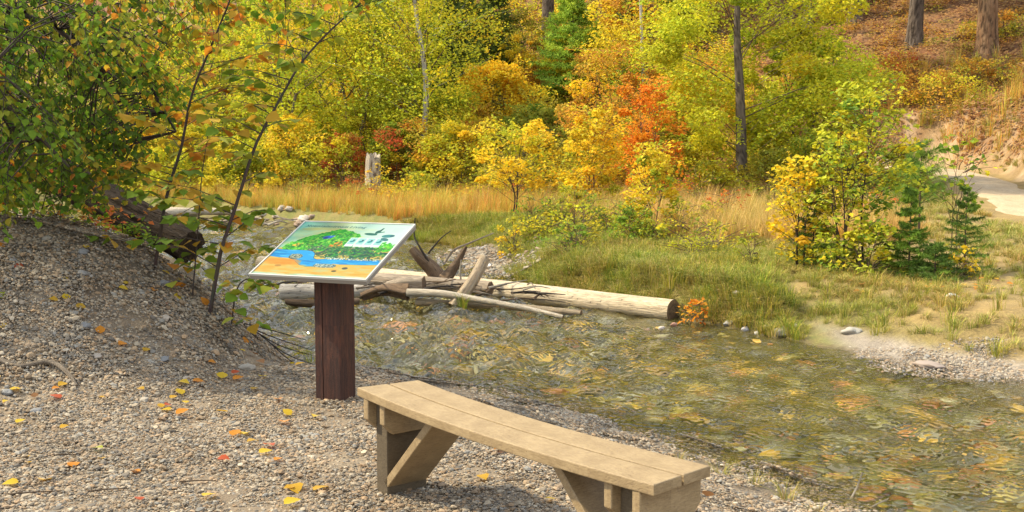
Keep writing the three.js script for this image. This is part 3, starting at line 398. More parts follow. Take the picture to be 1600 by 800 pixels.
wood('root_snag', [[-0.82, -0.22, -13.55], [-0.95, 0.0, -13.6], [-1.13, 0.17, -13.6], [-1.2, 0.25, -13.62]], 0.10, 0.05, BROWN, 'torn dark root stump jutting up from the drift pile', { seg: 24, sides: 16, seed: 14, rough: 0.3, crack: 1 }, 'driftwood');
wood('splintered_slab', [[-0.86, -0.2, -13.5], [-0.68, 0.05, -13.55], [-0.55, 0.28, -13.6]], 0.085, 0.02, BROWN, 'dark pointed slab of wood leaning beside the root stump', { seg: 22, sides: 12, seed: 15, rough: 0.3, crack: 1 }, 'driftwood');
wood('bark_slab', [[-1.75, -0.28, -13.2], [-1.5, -0.2, -13.15], [-1.2, -0.22, -13.05]], 0.05, 0.085, BROWN, 'ragged dark slab of bark jammed between the birch log and the root stump', { seg: 24, sides: 14, seed: 61, rough: 0.45, crack: 1 }, 'driftwood');
wood('knotted_log', [[-1.5, -0.2, -13.25], [-1.25, -0.13, -13.15], [-1.02, -0.12, -13.1]], 0.075, 0.095, GREY, 'knotted grey log end with frayed rings in the drift pile', { seg: 24, sides: 18, seed: 62, rough: 0.2, crack: 1 }, 'driftwood');
wood('sunken_log', [[-2.6, -0.32, -13.0], [-2.2, -0.31, -12.9], [-1.75, -0.3, -12.95]], 0.05, 0.04, BROWN, 'half sunken brown log upstream of the sign post', { seg: 24, sides: 12, seed: 63, rough: 0.3, crack: 1 }, 'driftwood');
wood('root_snag', [[-2.2, -0.3, -13.0], [-2.1, -0.18, -13.0], [-2.02, -0.1, -13.05]], 0.07, 0.03, BROWN, 'small torn root at the end of the half sunken log', { seg: 18, sides: 12, seed: 64, rough: 0.5, crack: 1 }, 'driftwood');
wood('under_log', [[-1.1, -0.31, -13.0], [-0.2, -0.31, -12.7], [0.75, -0.32, -12.2]], 0.05, 0.035, [[0.36, 0.28, 0.17], [0.14, 0.09, 0.05], [0.46, 0.37, 0.25]], 'slim tan log floating between the white branch and the sawn log', { seg: 40, sides: 12, seed: 65, rough: 0.15, crack: 1 }, 'driftwood');
wood('stick', [[-0.60, -0.1, -13.3], [-0.61, 0.0, -13.3], [-0.595, 0.15, -13.3]], 0.013, 0.008, WHITE, 'thin white upright stick between the dark slab and the leaning log', { seg: 8, sides: 8, seed: 16 }, 'stick');
wood('bare_twig', [[-1.0, 0.1, -13.55], [-1.1, 0.27, -13.55], [-1.17, 0.4, -13.6], [-1.16, 0.62, -13.6]], 0.016, 0.006, DARK, 'dark bare twig standing up out of the root stump', { seg: 14, sides: 7, seed: 17 }, 'twig');
wood('bare_twig', [[-1.0, 0.2, -13.55], [-0.92, 0.3, -13.5], [-0.83, 0.4, -13.45], [-0.72, 0.48, -13.45]], 0.012, 0.005, DARK, 'short dark twig forking from the root stump towards the slab', { seg: 12, sides: 7, seed: 18 }, 'twig');
wood('curved_branch', [[-0.8, 0.1, -13.4], [-0.7, 0.24, -13.45], [-0.5, 0.33, -13.5], [-0.22, 0.44, -13.6]], 0.017, 0.007, GREY, 'curved grey branch arching over the splintered slab', { seg: 18, sides: 8, seed: 19 }, 'branch');
{
  const rng = rngOf(83);
  for (let k = 0; k < 70; k++) { const t = rng(), x = lerp(-2.9, 0.5, t), z = lerp(-13.75, -12.75, t) + (rng() - 0.5) * 0.35, a = (rng() - 0.5) * 2.2 - 0.3, L = 0.08 + 0.24 * rng(), y = -0.27 + 0.16 * rng(), dx = Math.cos(a) * L, dz = -Math.sin(a) * L; wood('drift_stick', [[x - dx, y, z - dz], [x, y + 0.05 * rng(), z + 0.04 * rng()], [x + dx, y + 0.12 * (rng() - 0.4), z + dz]], 0.006 + 0.013 * rng(), 0.004, pick(rng, [GREY, BROWN, BROWN, DARK, BROWN, DARK, WHITE]), 'loose stick tangled in the drift pile along the logs', { seg: 8, sides: 6, seed: k + 40 }, 'stick', 'sticks in the drift pile'); }
  for (let k = 0; k < 22; k++) { const t = rng(), x = lerp(-7.4, -3.4, t), z = lerp(-27.3, -23.6, t) + (rng() - 0.5) * 0.4, a = rng() * 3, L = 0.15 + 0.5 * rng(), y = H(x, z) + 0.05 + 0.12 * rng(), dx = Math.cos(a) * L, dz = -Math.sin(a) * L * 0.5; wood('drift_stick', [[x - dx, y, z - dz], [x, y + 0.08 * rng(), z], [x + dx, y + 0.2 * (rng() - 0.3), z + dz]], 0.012 + 0.02 * rng(), 0.008, pick(rng, [GREY, WHITE, BROWN]), 'bleached stick on the rubble below the tall straw grass', { seg: 8, sides: 6, seed: k + 90 }, 'stick', 'sticks at the far bend'); }
}
const darkLog = wood('dark_log', [[-6.4, 1.12, -15.8], [-5.2, 0.66, -15.0], [-4.6, 0.42, -14.65], [-4.05, 0.2, -14.3]], 0.25, 0.21, DARK, 'thick dark barked log slanting down behind the gravel berm', { seg: 120, sides: 52, seed: 22, rough: 0.17, crack: 1, endTone: [0.05, 0.036, 0.024] });
darkLog.material = PINEBARKM;
wood('rotten_log', [[-4.75, 0.16, -13.2], [-4.2, 0.05, -12.8], [-3.6, -0.08, -12.3]], 0.10, 0.075, [[0.22, 0.15, 0.09], [0.08, 0.05, 0.03], [0.42, 0.33, 0.22]], 'short rotten brown log lying below the thick dark log', { seg: 40, sides: 16, seed: 23, rough: 0.25, crack: 1 });
wood('pale_drift_log', [[-11.2, -0.22, -30.2], [-9.2, -0.18, -29.4], [-7.3, -0.2, -28.6]], 0.09, 0.06, WHITE, 'thin white drift log lying in the distant riffle', { seg: 26, sides: 10, seed: 24 });
wood('pale_drift_log', [[-8.9, -0.18, -26.4], [-7.9, -0.1, -26.9], [-6.4, -0.14, -27.6]], 0.11, 0.07, WHITE, 'thicker white drift log grounded at the distant bend', { seg: 26, sides: 10, seed: 25 });
wood('fallen_branch', [[-3.5, 0.035, -6.68], [-3.12, 0.045, -6.7], [-2.92, 0.03, -6.64], [-2.76, 0.055, -6.68], [-2.62, 0.035, -6.6], [-2.53, 0.012, -6.5]].map(([x, , z], k) => [x, H(x, z) + [0.025, 0.035, 0.022, 0.045, 0.035, 0.012][k], z]), 0.018, 0.012, GREY, 'crooked grey brown fallen branch lying at the foot of the berm', { seg: 40, sides: 10, seed: 26, rough: 0.12 }, 'branch');
wood('water_twig', [[1.70, -0.45, -5.72], [1.79, -0.36, -5.85], [1.84, -0.3, -5.9], [1.86, -0.235, -5.9]], 0.008, 0.004, WHITE, 'pale bent twig poking up from the stream edge', { seg: 12, sides: 7, seed: 27 }, 'twig');
wood('water_twig', [[1.72, -0.44, -5.68], [1.84, -0.365, -5.7], [1.95, -0.325, -5.74]], 0.007, 0.003, WHITE, 'low pale twig lying flat beside the bent twig at the stream edge', { seg: 10, sides: 7, seed: 28 }, 'twig');
{
  const rng = rngOf(29);
  for (const [x, z, L] of [[-2.05, -4.75, 0.11], [-1.75, -4.8, 0.09], [-2.15, -5.35, 0.06], [-0.15, -4.8, 0.07], [-1.4, -4.95, 0.08], [-1.72, -5.1, 0.05], [0.02, -4.95, 0.05]]) { const a = (rng() - 0.5) * 0.8, y = H(x, z) + 0.012, dx = Math.cos(a) * L, dz = Math.sin(a) * L; wood('twig', [[x - dx, y, z - dz], [x, y + 0.006, z + 0.01], [x + dx, y, z + dz]], 0.004, 0.002, BROWN, 'thin brown twig lying flat on the open gravel', { seg: 6, sides: 6, seed: 31 }, 'twig', 'twigs on the gravel'); }
}
{ // hollow weathered stump on the far flat
  const x = -3.66, z = -30, st = thing('tree_stump', 'tall hollow weathered grey stump standing in straw grass', 'stump', [x, H(x, z), z]);
  const b = new Batch(), rows = [], S = 26, K = 26; for (let k = 0; k <= K; k++) { const t = k / K, row = []; for (let s = 0; s < S; s++) { const a = s / S * 6.2832, ca = Math.cos(a), sa = Math.sin(a), g = n3(ca * 3, sa * 3, t * 0.9), r = 0.20 * (1.12 - 0.22 * t + 0.25 * Math.exp(-t * 8)) * (1 + 0.13 * g + 0.06 * n3(ca * 9, sa * 9, t)); const top = 1.25 * (0.92 + 0.09 * n2(ca * 1.6 + 4, sa * 1.6)); const col = mixc(mixc([0.46, 0.40, 0.31], [0.62, 0.54, 0.40], clamp(0.5 + g)), [0.14, 0.09, 0.05], clamp((n3(ca * 6, sa * 6, t * 3) - 0.35) * 4)); row.push(b.vert(ca * r, t * top - 0.1 * (1 - t), sa * r, col)); } if (k) for (let s = 0; s < S; s++) { const n = (s + 1) % S, p = rows[k - 1]; b.tri(p[s], row[s], p[n]); b.tri(p[n], row[s], row[n]); } rows.push(row); }
  const c = b.vert(0, 0.75, 0, [0.2, 0.14, 0.08]); for (let s = 0; s < S; s++) b.tri(c, rows[K][(s + 1) % S], rows[K][s]);
  { const q = b.geo(true), p = q.attributes.position, uv = []; for (let i = 0; i < p.count; i++) uv.push(p.getY(i) * 0.9, (i % S) / S * 2); q.setAttribute('uv', new THREE.Float32BufferAttribute(uv, 2)); part('trunk', q, DRYWOODM, st); }
  const k = new Batch(); for (const [y, w] of [[0.66, 0.035], [0.42, 0.05], [0.25, 0.03]]) stoneInto(k, rngOf(y * 100), 0.02 + w, y, 0.165, w * 0.7, w * 1.7, 0.03, [0.05, 0.03, 0.018], 1); part('rot_hole', k.geo(true), STONEM, st);
}

// ------------------------------------------------------------------ leafy trees and shrubs
const PAL = {
  lime: [[0.462, 0.515, 0.030], [0.594, 0.582, 0.030], [0.330, 0.437, 0.030], [0.660, 0.582, 0.030]],
  limegold: [[0.616, 0.560, 0.030], [0.726, 0.560, 0.028], [0.462, 0.482, 0.030], [0.374, 0.426, 0.030]],
  gold: [[0.800, 0.560, 0.025], [0.770, 0.470, 0.022], [0.792, 0.627, 0.035], [0.572, 0.493, 0.030]],
  olive: [[0.286, 0.314, 0.035], [0.418, 0.381, 0.035], [0.528, 0.414, 0.040], [0.220, 0.258, 0.030]],
  orange: [[0.62, 0.30, 0.03], [0.800, 0.325, 0.018], [0.792, 0.246, 0.018], [0.770, 0.403, 0.025], [0.726, 0.213, 0.020]],
  rust: [[0.572, 0.269, 0.035], [0.638, 0.358, 0.035], [0.462, 0.224, 0.035], [0.572, 0.426, 0.050]],
  red: [[0.506, 0.090, 0.030], [0.616, 0.190, 0.030], [0.440, 0.336, 0.040], [0.550, 0.157, 0.050]],
  green: [[0.165, 0.280, 0.025], [0.242, 0.347, 0.028], [0.352, 0.403, 0.030], [0.121, 0.213, 0.022]],
  mixed: [[0.308, 0.392, 0.030], [0.462, 0.482, 0.030], [0.704, 0.526, 0.030], [0.209, 0.302, 0.028]],
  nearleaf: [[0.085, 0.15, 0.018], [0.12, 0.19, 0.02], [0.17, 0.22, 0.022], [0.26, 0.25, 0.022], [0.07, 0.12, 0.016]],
};
const BARK = { grey: [0.16, 0.13, 0.10], pale: [0.52, 0.48, 0.41], brown: [0.10, 0.065, 0.04], dark: [0.045, 0.032, 0.024] };
const envelope = { round: (t) => Math.sqrt(Math.max(0, 1 - (2 * t - 1) ** 2)) * 0.95 + 0.05, column: (t) => 0.55 + 0.45 * Math.sin(Math.PI * clamp(t * 1.1)), cone: (t) => 1.05 - 0.9 * t, dome: (t) => Math.sqrt(Math.max(0, 1 - t * t)), vase: (t) => 0.35 + 0.65 * Math.sin(Math.PI * (0.15 + 0.7 * t)) };
function leafy(name, label, category, x, z, o) {
  const { h, w, bare = 0.08, stems = 4, n = 3000, clumps = 26, leaf = 0.07, pal = 'lime', pal2, share2 = 0.3, shape = 'round', bark = 'brown', stemR = 0.02, seed = Math.round(x * 131 + z * 977), group, sink = 0.03, lean = 0, spread = 1, tight = 1, open = false, dense = h > 1.4 && z < -22 ? 1.55 : 1.25 } = o;
  const rng = rngOf(seed), g = thing(name, label, category, [x, H(x, z) - sink, z], group), tb = new Batch(), lb = new Batch(), E = envelope[shape], bc = BARK[bark];
  const barkCol = (k, s) => { const m = 0.75 + 0.5 * rng(); return bark === 'pale' && rng() < 0.16 ? [0.10, 0.08, 0.065] : [bc[0] * m, bc[1] * m, bc[2] * m]; };
  const tips = [];
  for (let k = 0; k < stems; k++) {
    const a = k / stems * 6.28 + rng(), out = stems > 1 ? w * 0.34 * (0.4 + 0.8 * rng()) * spread : 0, hh = h * (stems > 1 ? 0.7 + 0.28 * rng() : 0.95), c = smoothPath([[Math.cos(a) * (stems > 1 ? 0.05 : 0), -0.08, Math.sin(a) * (stems > 1 ? 0.05 : 0)], [Math.cos(a) * out * 0.25 + lean * 0.3 + (rng() - 0.5) * 0.06 * h, hh * 0.35, Math.sin(a) * out * 0.3], [Math.cos(a) * out * 0.6 + lean * 0.6 + (rng() - 0.5) * 0.08 * h, hh * 0.68, Math.sin(a) * out * 0.6], [Math.cos(a) * out + lean, hh, Math.sin(a) * out]], stems > 1 ? 8 : 70);
    tb.tube(tubePts(c, stemR, stemR * 0.22, stemR > 0.05 ? 0.05 : 0.2, rng), stemR > 0.05 ? 16 : 5, stemR > 0.08 ? (r, q) => { const f = n3(Math.cos(q / 16 * 6.28) * 1.6 + seed, Math.sin(q / 16 * 6.28) * 1.6, r * 0.16), e = n3(Math.cos(q / 16 * 6.28) * 4, Math.sin(q / 16 * 6.28) * 4 + seed, r * 0.5), m = 0.8 + 0.5 * f + 0.35 * e; return f + 0.6 * e > 0.42 ? [0.045, 0.036, 0.03] : bc.map((v) => v * m); } : barkCol); tips.push(c);
  }
  for (let k = 0; k < clumps; k++) {
    const t = (k + rng()) / clumps, y = h * (bare + (1 - bare) * t), Rr = w / 2 * E(t) * (0.45 + 0.6 * Math.sqrt(rng())), a = k * 2.4 + rng() * 1.2, oo = 1 + 0.4 * n2(Math.cos(a) * 1.2 + seed * 0.37, Math.sin(a) * 1.2 + t * 2.5), cx = Math.cos(a) * Rr * oo + lean * t, cz = Math.sin(a) * Rr * oo;
    if (open && cz > -0.3 && Math.abs(cx) < 0.95 && y < h * 0.66) continue;
    const st = tips[k % tips.length], from = st[Math.min(st.length - 1, Math.floor(clamp((y / h) * 0.75) * (st.length - 1)))], cr = (0.13 * w + 0.045 * h) * tight * (0.35 + 0.95 * rng()) * (0.6 + 0.55 * E(t));
    if (stems > 1 || k % 3 === 0) tb.tube([[from.x, from.y, from.z, Math.max(0.004, Math.min(0.014, stemR * 0.3))], [lerp(from.x, cx, 0.55), lerp(from.y, y, 0.45) + 0.03 * h, lerp(from.z, cz, 0.55), Math.max(0.003, Math.min(0.012, stemR * 0.2))], [cx, y, cz, 0.003]], 4, BARK.brown, false);
    const P = pal2 && rng() < share2 ? PAL[pal2] : PAL[pal], ca = pick(rng, P), m = Math.round(n * dense / clumps * (0.6 + 0.8 * rng()));
    for (let j = 0; j < m; j++) {
      const u = 2 * rng() - 1, b = rng() * 6.28, q = Math.cbrt(rng() * 0.92 + 0.08) * cr, s = Math.sqrt(1 - u * u), px = cx + q * s * Math.cos(b) * 1.15, py = y + q * u * 0.75, pz = cz + q * s * Math.sin(b) * 1.15;
      if (py < 0.02) continue;
      const dn = rng() * 6.28, el = -0.75 + 0.9 * rng(), cd = Math.cos(el), dx = Math.cos(dn) * cd, dy = Math.sin(el), dz = Math.sin(dn) * cd, tilt = rng() * 1.5, ta = rng() * 6.28; let nx = Math.sin(tilt) * Math.cos(ta), ny = Math.cos(tilt), nz = Math.sin(tilt) * Math.sin(ta); const dt = nx * dx + ny * dy + nz * dz; nx -= dx * dt; ny -= dy * dt; nz -= dz * dt; const l = Math.hypot(nx, ny, nz) || 1;
      const c0 = mixc(ca, pick(rng, P), rng() * 0.8), v = 0.75 + 0.5 * rng(), L = leaf * (0.65 + 0.7 * rng()); lb.leaf(px, py, pz, dx, dy, dz, nx / l, ny / l, nz / l, L, L * 0.72, [c0[0] * v, c0[1] * v, c0[2] * v]);
    }
  }
  const addLeaf = (px, py, pz, P, ca) => { const dn = rng() * 6.28, el = -0.75 + 0.9 * rng(), cd = Math.cos(el), dx = Math.cos(dn) * cd, dy = Math.sin(el), dz = Math.sin(dn) * cd, N = V(rng() - 0.5, 0.4 + rng(), rng() - 0.5); N.addScaledVector(V(dx, dy, dz), -(N.x * dx + N.y * dy + N.z * dz)).normalize(); const c0 = mixc(ca, pick(rng, P), rng()), v = 0.8 + 0.45 * rng(), L = leaf * (0.6 + 0.6 * rng()); lb.leaf(px, py, pz, dx, dy, dz, N.x, N.y, N.z, L, L * 0.72, [c0[0] * v, c0[1] * v, c0[2] * v]); };
  for (let k = 0; k < clumps * 1.3; k++) { // leafy shoots that break the outline
    const t = rng(), y = h * (bare + (1 - bare) * t), Rr = w / 2 * E(t) * (0.75 + 0.35 * rng()), a = rng() * 6.28, x0 = Math.cos(a) * Rr * 0.6 + lean * t, z0 = Math.sin(a) * Rr * 0.6, L = (0.14 * w + 0.07 * h) * (0.6 + 0.9 * rng()), up = 0.1 + 0.9 * rng(), ux = Math.cos(a) * (1.1 - up * 0.7), uz = Math.sin(a) * (1.1 - up * 0.7), m = Math.round(n * dense / clumps * 0.16), P = pal2 && rng() < share2 ? PAL[pal2] : PAL[pal], ca = pick(rng, P), end = [x0 + ux * L * 1.6, y + up * L, z0 + uz * L * 1.6];
    tb.tube([[x0 * 0.5, y - 0.2 * L, z0 * 0.5, 0.006], [x0, y, z0, 0.004], [...end, 0.002]], 4, barkCol, false);
    for (let j = 0; j < m; j++) { const s = rng() ** 0.8, q = leaf * 1.3; addLeaf(lerp(x0, end[0], s) + (rng() - 0.5) * q, lerp(y, end[1], s) + (rng() - 0.5) * q, lerp(z0, end[2], s) + (rng() - 0.5) * q, P, ca); }
  }
  part('trunk', tb.geo(true), BARKM, g).name = stems > 1 ? 'stems' : 'trunk'; part('crown', lb.geo(), LEAFM, g);
  return g;
}
// --- the grove on the far side of the stream
leafy('cottonwood_tree', 'tall lime green leafy tree with a grey trunk by the orange shrub', 'tree', 5.46, -27, { h: 6.4, w: 5.2, bare: 0.1, stems: 1, n: 21000, clumps: 62, leaf: 0.085, pal: 'lime', pal2: 'limegold', shape: 'round', bark: 'grey', stemR: 0.15, tight: 0.8, dense: 1.8, open: true, seed: 1001 });
leafy('leafy_tree', 'lime green leafy tree between the grey trunked tree and the pines', 'tree', 7.15, -28.2, { h: 3.8, w: 2.6, bare: 0.12, stems: 2, n: 8000, clumps: 34, leaf: 0.09, pal: 'lime', pal2: 'limegold', shape: 'round', stemR: 0.05, bark: 'grey', seed: 1002 });
leafy('shrub', 'tall thin yellow green shrub standing in front of the two pine trunks', 'shrub', 8.55, -28.4, { h: 2.9, w: 1.7, n: 2200, clumps: 26, leaf: 0.085, pal: 'limegold', pal2: 'lime', shape: 'vase', seed: 1003 });
leafy('orange_shrub', 'bright orange leafed shrub at the edge of the grove', 'shrub', 2.95, -25, { h: 2.8, w: 1.3, n: 3400, clumps: 30, leaf: 0.07, pal: 'orange', shape: 'vase', tight: 0.9, seed: 1004 });
leafy('rust_shrub', 'rust and amber leafed shrub behind the bright orange shrub', 'shrub', 2.6, -29, { h: 3.6, w: 2.2, n: 4600, clumps: 32, leaf: 0.08, pal: 'rust', pal2: 'gold', seed: 1005 });
leafy('rust_shrub', 'tall amber leafed shrub behind the lone young fir', 'shrub', 4.1, -39, { h: 3.6, w: 3.0, n: 4200, clumps: 28, leaf: 0.11, pal: 'gold', pal2: 'rust', seed: 1006 });
leafy('yellow_sapling', 'slender bright yellow sapling beside the orange shrub', 'sapling', 1.69, -24, { h: 2.15, w: 1.25, n: 2400, clumps: 30, leaf: 0.08, pal: 'gold', pal2: 'limegold', share2: 0.2, shape: 'column', stems: 2, seed: 1007 });
leafy('yellow_sapling', 'golden two stemmed sapling rising from the streamside grass', 'sapling', 0.02, -22.3, { h: 1.95, w: 1.5, bare: 0.38, n: 1500, clumps: 24, leaf: 0.07, pal: 'gold', pal2: 'limegold', share2: 0.4, shape: 'vase', tight: 0.8, stems: 2, stemR: 0.018, spread: 0.5, bark: 'dark', seed: 1008 });
leafy('yellow_sapling', 'narrow yellow and green sapling in the tall grass below the orange shrub', 'sapling', 2.15, -17.2, { h: 1.42, w: 0.72, bare: 0.02, n: 1500, clumps: 26, leaf: 0.068, pal: 'gold', pal2: 'mixed', share2: 0.4, shape: 'column', stems: 2, stemR: 0.012, seed: 1009 });
leafy('small_shrub', 'knee high amber shrub in green grass at the shingle bar', 'shrub', 0.02, -17.2, { h: 0.66, w: 0.46, n: 320, clumps: 12, leaf: 0.05, pal: 'olive', pal2: 'gold', share2: 0.45, stems: 3, stemR: 0.01, seed: 1010 });
leafy('gold_shrub', 'broad golden yellow bush on the slope beside the young fir', 'shrub', -0.5, -38, { h: 2.5, w: 3.0, n: 6800, clumps: 38, leaf: 0.10, pal: 'gold', shape: 'dome', seed: 1011 });
leafy('olive_shrub', 'olive green bush below the broad golden bush', 'shrub', 0.7, -34.5, { h: 1.5, w: 2.6, n: 3600, clumps: 24, leaf: 0.09, pal: 'olive', pal2: 'green', shape: 'dome', seed: 1012 });
leafy('yellow_green_shrub', 'yellow green bush between the white birch and the golden sapling', 'shrub', -1.5, -30.5, { h: 1.9, w: 2.5, n: 4200, clumps: 28, leaf: 0.085, pal: 'limegold', pal2: 'gold', shape: 'dome', seed: 1013 });
leafy('yellow_green_shrub', 'low amber green bush behind the golden two stemmed sapling', 'shrub', 0.5, -28, { h: 1.7, w: 2.2, n: 3400, clumps: 24, leaf: 0.08, pal: 'olive', pal2: 'gold', shape: 'dome', seed: 1014 });
leafy('birch_tree', 'white barked birch with yellow green leaves behind the hollow stump', 'tree', -2.7, -33, { h: 8.5, w: 4.0, bare: 0.1, stems: 1, n: 10000, clumps: 48, leaf: 0.085, pal: 'limegold', pal2: 'lime', bark: 'pale', stemR: 0.105, seed: 1015 });
leafy('red_shrub', 'red leaved shrub just left behind the hollow stump'.replace('left ', ''), 'shrub', -4.6, -31.4, { h: 1.7, w: 1.7, n: 2600, clumps: 22, leaf: 0.075, pal: 'red', pal2: 'limegold', share2: 0.35, shape: 'dome', seed: 1016 });
leafy('red_shrub', 'red tinged bush between the hollow stump and the white birch', 'shrub', -3.1, -31.6, { h: 2.0, w: 1.9, n: 3000, clumps: 24, leaf: 0.075, pal: 'red', pal2: 'mixed', share2: 0.55, shape: 'dome', seed: 1017 });
leafy('yellow_shrub', 'bright yellow bush over dark gaps at the edge of the straw grass', 'shrub', -6.0, -31.5, { h: 2.2, w: 2.2, n: 3800, clumps: 26, leaf: 0.085, pal: 'limegold', pal2: 'gold', share2: 0.5, shape: 'dome', seed: 1018 });
const groveLabels = ['yellow green leafy tree behind the bright yellow bush', 'lime green leafy tree behind the hollow stump', 'lime green leafy tree next to the white birch', 'yellow green leafy tree at the head of the distant riffle', 'golden green leafy tree behind the riffle trees', 'green leafy tree at the bend of the stream', 'tall golden green tree at the back of the grove', 'tall yellow green tree deep in the grove behind the birch'];
[[-6.6, -34, 6.2, 3.6, 'lime', 'limegold'], [-4.9, -34.5, 6.6, 3.4, 'lime', 'mixed'], [-3.6, -36.5, 6.4, 3.4, 'lime', 'green'], [-9.2, -36.5, 6.4, 3.8, 'mixed', 'lime'], [-11.6, -39.5, 7, 4.4, 'mixed', 'gold'], [-13.5, -37.5, 5.4, 4.2, 'green', 'mixed'], [-6.2, -40, 7, 4.2, 'gold', 'limegold'], [-3.4, -42, 7, 4.0, 'limegold', 'gold']].forEach(([x, z, h, w, p, p2], k) => leafy('leafy_tree', groveLabels[k], 'tree', x, z, { h, w, bare: 0.06, stems: 2, n: 7200, clumps: 40, leaf: 0.10, pal: p, pal2: p2, share2: 0.35, stemR: 0.06, bark: 'grey', seed: 1100 + k }));
[[-7.6, -31.8, 1.6, 2.0, 'mixed', 'yellow and green bush at the streamside end of the straw grass'], [-9.4, -33.2, 2.1, 2.4, 'limegold', 'yellow green bush on the bank of the distant riffle'], [-11.6, -34.8, 1.9, 2.6, 'gold', 'golden bush overhanging the distant riffle'], [-4.0, -33.2, 2.6, 2.2, 'limegold', 'yellow green bush wedged behind the red leaved shrubs'], [-1.9, -35.5, 2.4, 2.6, 'mixed', 'green and gold bush behind the white birch trunk'], [-15.5, -38.5, 3, 3.6, 'green', 'deep green bush upstream where the stream bends away']].forEach(([x, z, h, w, p, l], k) => leafy('leafy_shrub', l, 'shrub', x, z, { h, w, n: 3600, clumps: 26, leaf: 0.09, pal: p, pal2: 'limegold', shape: 'dome', seed: 1150 + k }));
[[4.4, -25.2, 0.95, 1.5, 'limegold', 'low yellow green bush at the foot of the orange shrub'], [5.9, -25.8, 1.1, 1.6, 'olive', 'low olive bush at the foot of the grey trunked tree'], [6.9, -25.6, 1.5, 1.5, 'mixed', 'green and yellow bush below the second lime tree'], [7.9, -26.8, 1.2, 1.5, 'rust', 'rust tinged bush below the tall thin shrub'], [3.9, -28.2, 2.1, 1.7, 'olive', 'dark olive bush under the boughs of the grey trunked tree'], [8.6, -25.2, 1.0, 1.2, 'limegold', 'small yellow green bush beside the dirt path']].forEach(([x, z, h, w, p, l], k) => leafy('leafy_shrub', l, 'shrub', x, z, { h, w, n: 2000, clumps: 18, leaf: 0.075, pal: p, pal2: 'olive', shape: 'dome', seed: 1170 + k }));
{ const rng = rngOf(1500), kinds = [['gold', 'golden'], ['limegold', 'yellow green'], ['lime', 'lime green'], ['olive', 'olive'], ['rust', 'rust coloured'], ['mixed', 'green and gold']];
  for (let k = 0; k < 34; k++) { const x = -9 + 17 * ((k * 0.618034) % 1), z = -31.5 - 15 * ((k * 0.7548 + 0.1) % 1) - (x < -4 ? 4 : 0), [p, word] = kinds[k % 6], h = 1.1 + 1.7 * rng(), w = 1.2 + 1.5 * rng(); leafy('slope_shrub', word + ' shrub in the thicket covering the wooded slope', 'shrub', x, z, { h, w, n: 1500 + 500 * w, clumps: 20, leaf: 0.075, pal: p, pal2: kinds[(k + 1 + (k % 3)) % 6][0], share2: 0.35, shape: pick(rng, ['vase', 'column', 'round', 'dome']), tight: 0.85, dense: 1.4, seed: 1500 + k, group: word + ' shrubs on the wooded slope' }); } }
// --- on the cut bank and the needle strewn slope
[[12.6, -33.8, 0.9, 2.4, 'limegold', 'rust', 'yellow green bush on top of the cut bank under the big pine'], [14.0, -34.6, 0.8, 2.0, 'olive', 'rust', 'straggly bush at the lip of the cut bank'], [13.2, -26.2, 0.9, 1.4, 'gold', 'olive', 'small golden bush growing on the cut bank above the path'], [10.9, -35, 1.1, 2.6, 'rust', 'olive', 'rust coloured bush on the slope below the leaning pine'], [12.2, -36.6, 0.8, 2.2, 'rust', 'red', 'reddish bush between the two near pine trunks'], [9.4, -36.5, 1.3, 2.4, 'rust', 'limegold', 'amber bush uphill of the tall thin shrub'], [16.4, -38.5, 0.8, 2.2, 'olive', 'rust', 'low bush on the slope past the big pine']].forEach(([x, z, h, w, p, p2, l], k) => leafy('slope_shrub', l, 'shrub', x, z, { h, w, n: 1900, clumps: 20, leaf: 0.075, pal: p, pal2: p2, share2: 0.5, shape: 'dome', seed: 1190 + k }));
{ const rng = rngOf(1700), kinds = [['red', 'reddish'], ['gold', 'golden'], ['olive', 'olive green'], ['limegold', 'yellow green']];
  for (let k = 0; k < 30; k++) { const far = k < 18, t = (k * 0.618034) % 1, x = far ? -7 + 7.4 * t : 2.4 + 4.2 * t, z = far ? -26.6 - 3.4 * rng() - (x < -3 ? -x - 3 : 0) * 0.6 : -17.5 - 6 * rng(), [p, word] = kinds[k % 4]; leafy('tall_weed', word + (far ? ' weed rising out of the straw grass before the hollow stump' : ' weed rising out of the straw grass below the lime trees'), 'weed', x, z, { h: 0.5 + 0.55 * rng(), w: 0.4 + 0.5 * rng(), n: 170, clumps: 12, leaf: 0.055, pal: p, pal2: 'olive', stems: 4, stemR: 0.007, shape: 'vase', seed: 1700 + k, group: word + (far ? ' weeds in the far straw grass' : ' weeds in the straw grass below the grove') }); } }
{ const rng = rngOf(1800); for (let k = 0; k < 16; k++) { const t = (k * 0.618034) % 1, x = 0.3 + 2.5 * t, z = -14.2 - 4.5 * rng() - (1.6 - x) * 0.9, q = site(x, z); if (q.side !== 'far' || q.s < 0.3) continue; const [p, word] = [['olive', 'olive green'], ['green', 'leafy green'], ['limegold', 'yellow green']][k % 3]; leafy('bank_weed', word + ' weed on the grassy bank behind the sawn log', 'weed', x, z, { h: 0.35 + 0.4 * rng(), w: 0.4 + 0.4 * rng(), n: 240, clumps: 12, leaf: 0.045, pal: p, pal2: 'olive', stems: 5, stemR: 0.005, shape: 'vase', seed: 1800 + k, group: word + ' weeds behind the sawn log' }); } }
